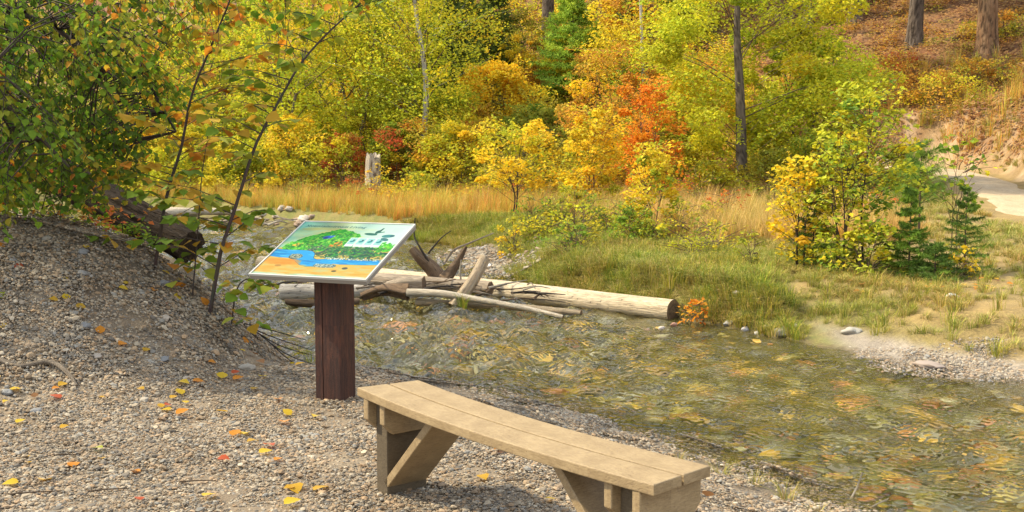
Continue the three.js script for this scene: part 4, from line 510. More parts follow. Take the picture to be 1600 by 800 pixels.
// --- shrubs on the flat across from the bench
leafy('green_shrub', 'leafy green and yellow shrub in the thicket by the small spruces', 'shrub', 3.78, -13.0, { h: 1.65, w: 0.85, n: 900, clumps: 30, leaf: 0.065, pal: 'mixed', pal2: 'lime', share2: 0.5, shape: 'column', tight: 0.8, stems: 5, stemR: 0.012, bark: 'dark', seed: 1201 });
leafy('gold_shrub', 'slim golden leaved shrub at the edge of the thicket', 'shrub', 3.38, -13.3, { h: 1.35, w: 0.6, bare: 0.15, n: 780, clumps: 20, leaf: 0.066, pal: 'gold', stems: 3, stemR: 0.011, bark: 'dark', shape: 'column', seed: 1202 });
leafy('tall_sapling', 'tall thin sapling with sparse yellow green leaves above the thicket', 'sapling', 4.1, -13.15, { h: 2.15, w: 0.95, bare: 0.35, n: 900, clumps: 26, leaf: 0.07, pal: 'limegold', pal2: 'green', share2: 0.4, stems: 1, stemR: 0.017, bark: 'dark', shape: 'column', seed: 1203 });
leafy('green_shrub', 'low yellow green shrub at the foot of the thicket', 'shrub', 3.95, -12.65, { h: 0.6, w: 0.85, n: 650, clumps: 18, leaf: 0.06, pal: 'limegold', pal2: 'green', share2: 0.5, stems: 5, stemR: 0.009, shape: 'dome', seed: 1204 });
leafy('thin_sapling', 'thin sapling with a few drooping green leaves behind the pointed spruce', 'sapling', 5.2, -13.3, { h: 1.55, w: 0.6, bare: 0.5, n: 90, clumps: 8, leaf: 0.09, pal: 'green', pal2: 'limegold', share2: 0.3, stems: 2, stemR: 0.008, shape: 'column', seed: 1205 });
leafy('yellow_seedling', 'yellow leaved seedling growing into the base of the pointed spruce', 'sapling', 4.86, -12.3, { h: 0.4, w: 0.36, n: 70, clumps: 9, leaf: 0.06, pal: 'gold', stems: 3, stemR: 0.006, shape: 'dome', seed: 1206 });
leafy('weed_stalk', 'spindly green weed standing alone in front of the straw grass', 'plant', 2.78, -13.2, { h: 0.5, w: 0.3, n: 120, clumps: 9, leaf: 0.04, pal: 'olive', stems: 4, stemR: 0.005, shape: 'column', seed: 1207 });
leafy('green_shrub', 'low green shrub on the grassy bank behind the sawn log', 'shrub', 1.75, -16.2, { h: 0.6, w: 0.9, n: 900, clumps: 16, leaf: 0.05, pal: 'green', pal2: 'mixed', stems: 5, stemR: 0.007, shape: 'dome', seed: 1208 });
leafy('green_shrub', 'leafy green shrub on the bank between the knee high amber shrub and the narrow sapling', 'shrub', 0.95, -17.8, { h: 0.85, w: 1.1, n: 1100, clumps: 18, leaf: 0.05, pal: 'olive', pal2: 'limegold', stems: 5, stemR: 0.008, shape: 'dome', seed: 1209 });
leafy('dead_leaf_sprig', 'sprig of withered orange leaves at the water edge past the sawn log', 'sprig', 1.85, -11.55, { h: 0.26, w: 0.3, n: 60, clumps: 9, leaf: 0.055, pal: 'rust', pal2: 'orange', share2: 0.6, stems: 2, stemR: 0.004, shape: 'column', seed: 1210, sink: -0.05 });

// ------------------------------------------------------------------ conifers
function conifer(name, label, x, z, o) {
  const { h, w, base = 0.02, whorls = 12, per = 6, needle = 0.03, rows = 16, cols = [[0.13, 0.22, 0.03], [0.18, 0.28, 0.035], [0.09, 0.16, 0.025]], seed = Math.round(x * 77 + z * 313), trunkR = 0.012, droop = 0.25, bark = [0.09, 0.06, 0.04], group, thick = 2.3, bush = 1.15, parts = true } = o;
  const rng = rngOf(seed), g = thing(name, label, 'conifer', [x, H(x, z) - 0.02, z], group), tb = new Batch(), all = new Batch();
  tb.tube([[0, -0.05, 0, trunkR], [0.01 * h * (rng() - 0.5), h * 0.5, 0, trunkR * 0.6], [0, h, 0, trunkR * 0.12]], 7, (k) => { const m = 0.7 + 0.6 * rng(); return bark.map((q) => q * m); });
  part('trunk', tb.geo(true), BARKM, g);
  for (let k = 0; k < whorls; k++) {
    const t = (k + 0.3 * rng()) / whorls, y = h * (base + (1 - base) * t), L0 = w / 2 * (1 - t) ** 0.85 + 0.03 * w, n = Math.max(3, Math.round(per * (1 - 0.4 * t)));
    for (let j = 0; j < n; j++) {
      const b = parts ? new Batch() : all, yj = y + (rng() - 0.5) * 1.3 * h * (1 - base) / whorls, a = j / n * 6.28 + k * 1.1 + rng() * 0.5, L = L0 * (0.75 + 0.45 * rng()), up = (0.2 + 0.6 * t * t) - droop * 0.4 + (rng() - 0.5) * 0.2, ca = Math.cos(a), sa = Math.sin(a), tone = pick(rng, cols);
      const P = (s) => [ca * L * s, yj + L * (up * s - droop * s * s * 0.6 + droop * 0.5 * s ** 4), sa * L * s];
      b.tube([[...P(0), trunkR * 0.3], [...P(0.5), trunkR * 0.2], [...P(1), trunkR * 0.06]], 4, bark, false);
      const blades = (ox, oy, oz, ex, ey, ez, len, cnt) => { const T = V(ex - ox, ey - oy, ez - oz).normalize(), S = V(T.z, 0, -T.x).normalize(), U = V(0, 0, 0).crossVectors(T, S); for (let q = 0; q < cnt; q++) { const s = q / cnt, an = rng() * 6.28, d = T.clone().multiplyScalar(0.55).addScaledVector(S, Math.cos(an)).addScaledVector(U, Math.sin(an) * 0.8).normalize(), N = V(rng() - 0.5, rng() - 0.5, rng() - 0.5), m = 0.7 + 0.6 * rng(), side = V(0, 0, 0).crossVectors(d, N).normalize().multiplyScalar(len * 0.05 * thick), x0 = lerp(ox, ex, s), y0 = lerp(oy, ey, s), z0 = lerp(oz, ez, s), c = tone.map((v) => v * m); const i0 = b.vert(x0 - side.x, y0 - side.y, z0 - side.z, c), i1 = b.vert(x0 + side.x, y0 + side.y, z0 + side.z, c), i2 = b.vert(x0 + d.x * len, y0 + d.y * len, z0 + d.z * len, c); b.tri(i0, i1, i2); } };
      const A = P(0.08), B = P(0.55), C = P(1), cn = Math.round(rows * bush); blades(...A, ...B, needle, cn); blades(...B, ...C, needle, cn);
      for (let s = 0; s < Math.round(4 * bush); s++) { const f = 0.25 + 0.65 * s / Math.round(4 * bush), Q = P(f), sd = s % 2 ? 1 : -1, l = L * 0.42 * (1 - f * 0.6), ang = a + sd * 0.85; blades(...Q, Q[0] + Math.cos(ang) * l, Q[1] - 0.08 * l, Q[2] + Math.sin(ang) * l, needle, Math.round(cn * 0.8)); }
      if (parts) part('branch', b.geo(), GRASSM, g);
    }
  }
  if (!parts) part('crown', all.geo(), GRASSM, g);
  return g;
}
conifer('young_spruce', 'small pointed dark green spruce standing apart beside the dirt path', 5.02, -12.55, { h: 1.0, w: 0.76, whorls: 11, per: 6, needle: 0.042, rows: 15, seed: 2001, trunkR: 0.013, base: 0.06 });
conifer('young_spruce', 'bushy small spruce next to the leafy thicket', 4.42, -12.6, { h: 1.02, w: 0.62, whorls: 14, per: 7, needle: 0.045, rows: 18, seed: 2002, trunkR: 0.013, cols: [[0.16, 0.27, 0.03], [0.22, 0.34, 0.035], [0.11, 0.19, 0.025]] });
conifer('young_spruce', 'squat spruce sprouting at the feet of the bushy spruce', 4.6, -12.3, { h: 0.42, w: 0.75, whorls: 8, per: 7, needle: 0.045, rows: 16, seed: 2003, trunkR: 0.012 });
conifer('young_spruce', 'dark spruce half hidden inside the leafy thicket', 3.55, -13.35, { h: 1.05, w: 0.7, whorls: 12, per: 7, needle: 0.045, rows: 16, seed: 2004, trunkR: 0.013 });
conifer('young_pine', 'feathery light green young pine behind the bushy spruce', 5.95, -16.6, { h: 1.5, w: 1.05, base: 0.38, whorls: 8, per: 6, needle: 0.10, rows: 22, thick: 0.6, droop: -0.25, seed: 2005, trunkR: 0.02, cols: [[0.15, 0.26, 0.035], [0.21, 0.32, 0.04], [0.11, 0.20, 0.03]] });
conifer('fir_tree', 'lone light green young fir on the slope beside the golden bush', 2.15, -40.5, { h: 4.0, w: 3.5, whorls: 15, per: 8, needle: 0.17, rows: 22, bush: 1.2, thick: 2.2, seed: 2006, trunkR: 0.06, parts: false, base: 0.1, cols: [[0.30, 0.44, 0.045], [0.40, 0.52, 0.05], [0.23, 0.36, 0.04]] });
[[-2.3, -40, 5.4, 4.0, 'dark green fir behind the white birch'], [-0.9, -45, 5.2, 3.8, 'dark green fir uphill of the broad golden bush'], [-2.2, -43.5, 5.2, 3.6, 'dark fir between the other two dark firs'], [5.6, -47, 4.5, 3.4, 'dark green fir behind the lone young fir']].forEach(([x, z, h, w, l], k) => conifer('fir_tree', l, x, z, { h, w, whorls: 18, per: 8, needle: 0.2, rows: 20, thick: 2.2, bush: 1.2, seed: 2020 + k, trunkR: 0.1, parts: false, base: 0.03, cols: [[0.13, 0.18, 0.03], [0.18, 0.23, 0.035], [0.10, 0.14, 0.028]] }));
// tall pines: bare lower trunks with furrowed bark, crowns overhead
function pine(label, x, z, r, o = {}) {
  const { h = 19, lean = 0, pal = [[0.30, 0.17, 0.09], [0.09, 0.055, 0.035], [0.42, 0.27, 0.15]], seed = 1, crownFrom = 0.42, group } = o, g = thing('pine_tree', label, 'tree', [x, H(x, z) - 0.15, z], group), rng = rngOf(seed), b = new Batch(), uv = [], rows = [], S = 34, K = 110;
  const ring = []; for (let k = 0; k <= K; k++) ring.push(k / K < 0.35 ? (k / K) : (k / K));
  for (let k = 0; k <= K; k++) { const t = (k / K) ** 1.6, row = [], rr = r * (1 - 0.8 * t) * (1 + 0.55 * Math.exp(-t * h * 2.2)); for (let s = 0; s <= S; s++) { uv.push(t * h * 0.35 + seed, s / S * 2); const a = s / S * 6.2832, ca = Math.cos(a), sa = Math.sin(a), f = n3(ca * 5.5 + seed, sa * 5.5, t * h * 0.35) * 0.75 + 0.4 * n3(ca * 10, sa * 10 + seed, t * h * 1.5), q = rr * (1 + 0.10 * Math.min(0.5, Math.abs(f) * 1.5)); const col = mixc(mixc(pal[0], pal[2], clamp(0.5 + f)), pal[1], clamp((0.16 - Math.abs(f)) * 8)), m = 0.85 + 0.3 * rng(); row.push(b.vert(ca * q + lean * t * h, t * h, sa * q, col.map((v) => v * m))); } if (k) for (let s = 0; s < S; s++) { const n = s + 1, p = rows[k - 1]; b.tri(p[s], row[s], p[n]); b.tri(p[n], row[s], row[n]); } rows.push(row); }
  const tg = b.geo(true); tg.setAttribute('uv', new THREE.Float32BufferAttribute(uv, 2)); part('trunk', tg, PINEBARKM, g);
  const limbs = new Batch(); for (let k = 0; k < 7; k++) { const y = 2.2 + k * 0.8 + rng(), a = rng() * 6.28, L = 0.4 + 0.7 * rng(); limbs.tube([[lean * y, y, 0, 0.022], [lean * y + Math.cos(a) * L * 0.6, y + 0.1, Math.sin(a) * L * 0.6, 0.013], [lean * y + Math.cos(a) * L, y - 0.05, Math.sin(a) * L, 0.005]], 5, [0.22, 0.18, 0.14], false); } part('dead_limbs', limbs.geo(true), BARKM, g);
  const c = new Mesh0(pineCrown, NEEDLEM); c.name = 'crown'; c.position.set(lean * h * 0.7, h * crownFrom, 0); c.scale.set(1, h * (1 - crownFrom) / 10, 1); c.rotation.y = rng() * 6; c.castShadow = c.receiveShadow = true; g.add(c); return g;
}
const Mesh0 = THREE.Mesh;
const pineCrown = (() => { const rng = rngOf(909), b = new Batch(); for (let k = 0; k < 70; k++) { const t = k / 70, y = 10 * t, a = k * 2.4, L = 2.3 * (1 - t) ** 0.7 * (0.6 + 0.5 * rng()) + 0.2, tone = pick(rng, [[0.07, 0.11, 0.025], [0.10, 0.145, 0.03], [0.05, 0.085, 0.02]]); b.tube([[0, y, 0, 0.04], [Math.cos(a) * L, y + 0.2, Math.sin(a) * L, 0.01]], 4, [0.1, 0.07, 0.045], false); for (let j = 0; j < 70; j++) { const s = 0.3 + 0.75 * rng(), px = Math.cos(a) * L * s + (rng() - 0.5) * 0.7, py = y + 0.2 * s + (rng() - 0.5) * 0.5, pz = Math.sin(a) * L * s + (rng() - 0.5) * 0.7, d = V(rng() - 0.5, rng() - 0.2, rng() - 0.5).normalize(), n = V(rng() - 0.5, rng(), rng() - 0.5).normalize(), m = 0.7 + 0.6 * rng(); b.leaf(px, py, pz, d.x, d.y, d.z, n.x, n.y, n.z, 0.34, 0.14, tone.map((v) => v * m)); } } return b.geo(); })();
const GREYBARK = [[0.17, 0.13, 0.10], [0.06, 0.045, 0.035], [0.25, 0.20, 0.155]];
pine('big orange barked pine standing above the cut bank', 15.5, -37.6, 0.31, { seed: 31, h: 21, lean: -0.018 });
pine('leaning grey brown pine trunk with a dead snapped limb', 13.8, -39.6, 0.24, { seed: 32, h: 20, lean: 0.035, pal: GREYBARK });
[[12.9, -43.5, 0.22, 'straight brown pine just behind the leaning pine'], [11.9, -46, 0.2, 'straight brown pine second behind the leaning pine'], [10.9, -42.5, 0.17, 'slim dark pine at the corner of the lime grove'], [15.2, -46, 0.18, 'dark pine in the shade behind the big orange pine'], [13.2, -45, 0.15, 'slim pine close beside the straight brown pines'], [14.4, -46.2, 0.19, 'stout pine between the leaning pine and the shaded dark pine'], [11.3, -44.2, 0.16, 'slim grey pine nearest the slim dark pine'.replace('nearest', 'next to')], [4.7, -38.5, 0.21, 'grey pine trunk rising behind the orange shrub'], [1.5, -48, 0.26, 'dark pine trunk above the lone young fir'], [2.6, -50, 0.2, 'second dark trunk above the lone young fir'], [3.9, -49, 0.22, 'third dark trunk above the lone young fir'], [18.6, -44, 0.24, 'brown pine high on the slope past the big pine']].forEach(([x, z, r, l], k) => pine(l, x, z, r, { seed: 40 + k, h: 15 + (k % 4) * 2, pal: k % 3 === 1 ? undefined : GREYBARK }));
for (let k = 0; k < 26; k++) { const u = (k * 0.618) % 1, x = k % 2 ? -8 + 11 * u : 17 + 18 * u, z = -58 - 20 * ((k * 0.414 + 0.2) % 1); pine('dark pine in the distant forest on the hillside', x, z, 0.2, { seed: 70 + k, h: 16, pal: GREYBARK, group: 'pines of the distant forest' }); }
{ // slim white birch stems behind the orange shrub, and two cut white trunks by the riffle
  for (const [x, z, h, r, lean, l] of [[4.35, -37.5, 5, 0.06, -0.05, 'thin white birch stem beside the grey pine trunk'], [-7.45, -35.0, 2.3, 0.14, 0, 'stout white snag standing among bushes at the distant riffle'], [-8.35, -34.6, 1.6, 0.1, 0, 'shorter grey snag standing among bushes at the distant riffle']]) { const g = logGeo([[0, -0.1, 0], [lean * h * 0.5, h * 0.5, 0], [lean * h, h, 0]], r, r * 0.7, { pal: BIRCH, seg: 30, sides: 12, seed: Math.round(x * 10) }); const m = solo('birch_snag', g, DRYWOODM, l, 'trunk'); m.position.set(x, H(x, z), z); }
}

// ------------------------------------------------------------------ ground cover that nobody could count
function tuft(seed, n, h, spread, droop, cols, wide = 0.004) { const rng = rngOf(seed), b = new Batch(); for (let k = 0; k < n; k++) { const a = rng() * 6.28, r = spread * Math.sqrt(rng()) * 0.4, L = h * (0.5 + 0.6 * rng()), o = spread * (0.3 + 0.8 * rng()), da = a + (rng() - 0.5), c = pick(rng, cols), m = 0.75 + 0.5 * rng(), col = c.map((v) => v * m), x0 = Math.cos(a) * r, z0 = Math.sin(a) * r, px = -Math.sin(da), pz = Math.cos(da); const P = (t) => [x0 + Math.cos(da) * o * t * t, L * (t - droop * t * t * t), z0 + Math.sin(da) * o * t * t]; let prev = null; for (let s = 0; s <= 3; s++) { const t = s / 3, [x, y, z] = P(t), w = wide * (1 - t * 0.85); const i0 = b.vert(x - px * w, y, z - pz * w, col), i1 = b.vert(x + px * w, y, z + pz * w, col); if (prev) { b.tri(prev[0], prev[1], i0); b.tri(prev[1], i1, i0); } prev = [i0, i1]; } } return b.geo(); }
const STRAW = [[0.60, 0.42, 0.13], [0.68, 0.50, 0.19], [0.52, 0.33, 0.09], [0.48, 0.39, 0.09]], AMBER = [[0.56, 0.36, 0.08], [0.54, 0.42, 0.08], [0.58, 0.29, 0.06], [0.40, 0.40, 0.06], [0.46, 0.42, 0.07]], GREEN = [[0.19, 0.25, 0.03], [0.30, 0.31, 0.035], [0.42, 0.36, 0.05], [0.15, 0.20, 0.025]], DRY = [[0.44, 0.32, 0.10], [0.34, 0.28, 0.07], [0.26, 0.27, 0.045], [0.48, 0.37, 0.14], [0.22, 0.25, 0.04]];
{
  const geos = [tuft(1, 30, 0.6, 0.22, 0.15, STRAW), tuft(2, 30, 0.55, 0.2, 0.12, AMBER, 0.005), tuft(3, 34, 0.26, 0.16, 0.4, GREEN, 0.0035), tuft(4, 40, 0.15, 0.16, 0.35, DRY, 0.004), tuft(5, 34, 0.3, 0.2, 0.5, [...GREEN, ...DRY], 0.0035)], rng = rngOf(71), list = [];
  const put = (gi, x, z, s) => list.push([gi, x, H(x, z) - 0.01, z, null, rng() * 6.28, [s * (0.8 + 0.4 * rng()), s * (0.7 + 0.6 * rng()), s * (0.8 + 0.4 * rng())], (() => { const m = 0.85 + 0.3 * rng(), k = fbm(x * 0.45 + 8, z * 0.45, 3) * 0.6; return [m * (1 - 0.25 * k), m * (0.98 + 0.22 * k), m * 0.95]; })()]);
  for (let k = 0; k < 52000; k++) {
    const x = -16 + 32 * rng(), z = -9 - 28 * rng(), q = site(x, z); if (q.side !== 'far' || x > -z * 0.52 + 1 || x < z * 0.55 - 1) continue;
    const f = fbm(x * 0.6, z * 0.6, 3), onPath = z < -13 && distTo(PATH, x, z) < 1.15, hill = hillAt(x, z); if (onPath) continue;
    const shingle = (x > 2.75 && z > -12.6 && q.s < 0.5 + 0.25 * f) || (z < -15.8 && z > -19.5 && x > -1.3 && q.s < 0.5); if (shingle) continue;
    if (hill > 0.35) { if (rng() < 0.22) put(rng() < 0.7 ? 3 : 1, x, z, 0.7 + 0.8 * rng()); continue; }
    if (z < -22.5 && x < 0.4) { if (q.s > 0.5) put(rng() < 0.72 ? 1 : rng() < 0.5 ? 0 : 4, x, z, (0.45 + 0.5 * rng() ** 2) * (1 + 0.5 * f)); continue; }
    if (x > 6.2 && z > -33) { if (rng() < 0.55) put(3, x, z, 0.6 + 0.7 * rng()); continue; }
    if (x > 2.9 && z > -16.5) { const bare = ss(3.4, 5, x); if (rng() < 0.95 - 0.35 * bare + 0.8 * f) put(rng() < 0.62 ? 3 : 4, x, z, 0.45 + 0.55 * rng() - 0.15 * bare); continue; }
    if (q.s < 2.6 && x < 3.1) { if (q.s > 0.06) put(rng() < 0.7 + f ? 2 : 4, x, z, 0.75 + 0.5 * rng()); continue; }
    if (x > 2.2 && z < -15.5) { put(rng() < 0.75 ? 0 : rng() < 0.5 ? 1 : 4, x, z, 0.4 + 0.6 * rng()); continue; }
    put(pick(rng, [4, 0, 1, 4, 2]), x, z, 0.5 + 0.45 * rng());
  }
  for (let k = 0; k < 26000; k++) { const x = -4 + 8.5 * rng(), z = -10.6 - 12 * rng(), q = site(x, z); if (q.side !== 'far' || q.s < 0.05 || q.s > 4) continue; const f = fbm(x * 0.8 + 5, z * 0.8, 3); if ((x > 2.9 && z > -12.6 && (q.s < 0.5 || rng() < 0.55)) || (z < -15.8 && z > -19.5 && x > -1.3 && q.s < 0.5)) continue; put(f > 0.12 ? 4 : f < -0.2 ? (q.s > 2.3 && x < 2.6 ? pick(rng, [1, 0, 4]) : pick(rng, [3, 4])) : pick(rng, [2, 4, 2, 3]), x, z, (0.5 + 0.5 * rng()) * (x > 2.7 ? 0.6 : 1)); }
  scatterInstances('bank_grass', geos, GRASSM, list, 'straw and green grass covering the far bank', 'grass');
  // separate drooping tussocks at the water's edge
  const dense = tuft(6, 120, 0.34, 0.26, 0.55, GREEN, 0.004);
  for (const [x, z, s] of [[2.12, -12.35, 1.05], [2.45, -12.2, 0.95], [1.85, -12.75, 0.9], [0.75, -14.2, 1], [1.2, -13.55, 0.9], [0.25, -15.2, 1], [2.85, -11.5, 0.75], [3.15, -11.35, 0.7], [-0.02, -16.0, 0.9], [2.7, -12.4, 0.8]]) { const m = solo('grass_tussock', dense, GRASSM, 'drooping green grass tussock on the bank near the sawn log end', 'grass tussock', 'grass tussocks on the far bank'); m.position.set(x, H(x, z) - 0.02, z); m.scale.setScalar(s); m.rotation.y = x * 9; }
  const small = tuft(7, 40, 0.2, 0.12, 0.3, GREEN, 0.0025), dry = tuft(8, 46, 0.13, 0.12, 0.3, DRY, 0.002);
  { const m = solo('grass_tussock', tuft(9, 46, 0.26, 0.14, 0.25, GREEN, 0.005), GRASSM, 'green grass sprouting at the foot of the leaning broken log', 'grass tussock'); m.position.set(-0.55, -0.34, -12.65); }
  for (const [x, z] of [[-1.86, -9.85], [-1.72, -9.6], [-1.55, -9.35]]) { const m = solo('grass_sprig', small, GRASSM, 'thin green grass sprig at the waterline below the berm', 'grass', 'grass sprigs below the berm'); m.position.set(x, H(x, z) - 0.01, z); m.rotation.y = z * 5; }
  for (const [x, z, s] of [[1.15, -6.15, 1], [1.42, -5.75, 1.1], [1.52, -5.5, 0.8], [0.98, -6.5, 0.7], [1.3, -5.95, 0.9]]) { const m = solo('grass_sprig', dry, GRASSM, 'short dry grass clump at the water edge beyond the bench', 'grass', 'dry grass clumps beyond the bench'); m.position.set(x, H(x, z) - 0.01, z); m.rotation.y = x * 7; m.scale.setScalar(s); }
}
{ // leafy undergrowth on the wooded slope
  const clump = (seed, pal, n, r, leaf) => { const rng = rngOf(seed), b = new Batch(), P = PAL[pal]; for (let k = 0; k < n; k++) { const a = rng() * 6.28, q = r * Math.sqrt(rng()), y = r * 0.9 * rng() * (1 - 0.6 * (q / r) ** 2), dn = rng() * 6.28, el = -0.6 + 0.9 * rng(), d = V(Math.cos(dn) * Math.cos(el), Math.sin(el), Math.sin(dn) * Math.cos(el)), N = V(rng() - 0.5, 0.4 + rng(), rng() - 0.5).normalize(), c = pick(rng, P), m = 0.75 + 0.5 * rng(), L = leaf * (0.7 + 0.6 * rng()); b.leaf(Math.cos(a) * q, y, Math.sin(a) * q, d.x, d.y, d.z, N.x, N.y, N.z, L, L * 0.7, c.map((v) => v * m)); } return b.geo(); };
  const geos = [clump(1, 'limegold', 130, 0.5, 0.09), clump(2, 'rust', 120, 0.45, 0.08), clump(3, 'olive', 130, 0.5, 0.085), clump(4, 'gold', 120, 0.5, 0.09)], rng = rngOf(72), list = [];
  for (let k = 0; k < 8000; k++) { const x = -22 + 48 * rng(), z = -27 - 42 * rng(), q = site(x, z); if (q.side !== 'far' || q.s < 3 || x > -z * 0.52 + 2 || x < z * 0.52 - 2) continue; const right = x > 8.4 && z < -31, f = fbm(x * 0.3, z * 0.3, 2); if (distTo(PATH, x, z) < 1.5 || (x > 9 && z > -32)) continue; if (right && rng() < 0.5) continue; if (!right && hillAt(x, z) < 0.15 && rng() < 0.7) continue; list.push([right ? pick(rng, [1, 1, 2, 1]) : f > 0.1 ? pick(rng, [0, 3, 0]) : pick(rng, [0, 2, 3, 1, 2]), x, H(x, z), z, null, rng() * 6.28, (right ? 0.45 : 0.8) + 0.6 * rng(), null]); }
  scatterInstances('undergrowth', geos, LEAFM, list, 'low autumn undergrowth on the wooded slope', 'undergrowth');
  // needle and leaf litter
  const flake = (() => { const b = new Batch(), r2 = rngOf(5); for (let k = 0; k < 60; k++) { const a = r2() * 6.28, q = 0.5 * Math.sqrt(r2()), d = V(Math.cos(r2() * 6.28), 0.25 * (r2() - 0.5), Math.sin(r2() * 6.28)).normalize(), c = pick(r2, [[0.34, 0.15, 0.05], [0.42, 0.22, 0.07], [0.22, 0.10, 0.05], [0.48, 0.30, 0.10]]); b.leaf(Math.cos(a) * q, 0.01 + 0.04 * r2(), Math.sin(a) * q, d.x, d.y, d.z, 0.2 * (r2() - 0.5), 1, 0, 0.07 + 0.06 * r2(), 0.035, c); } return b.geo(); })(), l2 = [];
  for (let k = 0; k < 2600; k++) { const x = 3 + 22 * rng(), z = -28 - 26 * rng(), h = hillAt(x, z); if (h < 0.3 || x > -z * 0.52 + 2) continue; l2.push([0, x, H(x, z), z, normalAt(x, z, 0.3), rng() * 6.28, 1 + rng(), null]); }
  scatterInstances('leaf_litter', [flake], LEAFM, l2, 'brown leaf and needle litter on the pine slope', 'litter');
}

// ------------------------------------------------------------------ near bank: overhanging tree, saplings, fallen leaves
const leafGeos = [0, 1, 2].map((k) => { const b = new Batch(); const rng = rngOf(600 + k), S = 7, out = []; const half = (t) => 0.46 * Math.sin(Math.PI * Math.min(1, t ** 0.72)) * (1 - 0.12 * t), bend = [0.12, 0.22, 0.05][k]; // unit leaf from the origin along +x, face up
  const mid = [], L = [], Rr = []; for (let s = 0; s <= S; s++) { const t = s / S, y = -bend * t * t; mid.push(b.vert(t, y, 0, [1, 1, 1])); const w = half(t) * (1 + 0.07 * (s % 2 ? 1 : -1)); L.push(b.vert(t, y + w * 0.22, w, [1, 1, 1])); Rr.push(b.vert(t, y + w * 0.22, -w, [1, 1, 1])); }
  for (let s = 0; s < S; s++) { b.tri(mid[s], L[s], mid[s + 1]); b.tri(L[s], L[s + 1], mid[s + 1]); b.tri(mid[s], mid[s + 1], Rr[s]); b.tri(Rr[s], mid[s + 1], Rr[s + 1]); }
  const stalk = b.vert(-0.35, 0.03, 0, [0.6, 0.5, 0.4]), s2 = b.vert(-0.35, 0.03, 0.02, [0.6, 0.5, 0.4]); b.tri(stalk, s2, mid[0]); const g = b.geo(true); return g; });
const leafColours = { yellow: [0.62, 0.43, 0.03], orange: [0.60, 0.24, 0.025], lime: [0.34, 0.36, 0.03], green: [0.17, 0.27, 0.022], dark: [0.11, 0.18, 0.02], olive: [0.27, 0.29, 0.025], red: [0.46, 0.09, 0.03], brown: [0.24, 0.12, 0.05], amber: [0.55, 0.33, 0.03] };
const leafMats = {}; for (const [k, c] of Object.entries(leafColours)) { const m = LEAFM.clone(); m.name = k + '_leaf'; m.vertexColors = false; m.color.setRGB(...c); leafMats[k] = m; }
const UPV = V(0, 1, 0);
function leafMesh(parent, P, D, N, L, colour, rng) { const m = part('leaf', leafGeos[Math.floor(rng() * 3)], leafMats[colour], parent), S = V(0, 0, 0).crossVectors(D, N).normalize(), N2 = V(0, 0, 0).crossVectors(S, D).normalize(); m.matrixAutoUpdate = true; m.quaternion.setFromRotationMatrix(new THREE.Matrix4().makeBasis(D, N2, S)); m.position.copy(P); m.scale.setScalar(L); return m; }
function hang(rng, out, down) { const a = rng() * 6.28, d = V(Math.cos(a) * out, -down * (0.4 + 0.9 * rng()), Math.sin(a) * out).normalize(); const N = V(rng() - 0.5, 0.5 + rng() * 0.8, rng() - 0.5); N.addScaledVector(d, -N.dot(d)).normalize(); return [d, N]; }
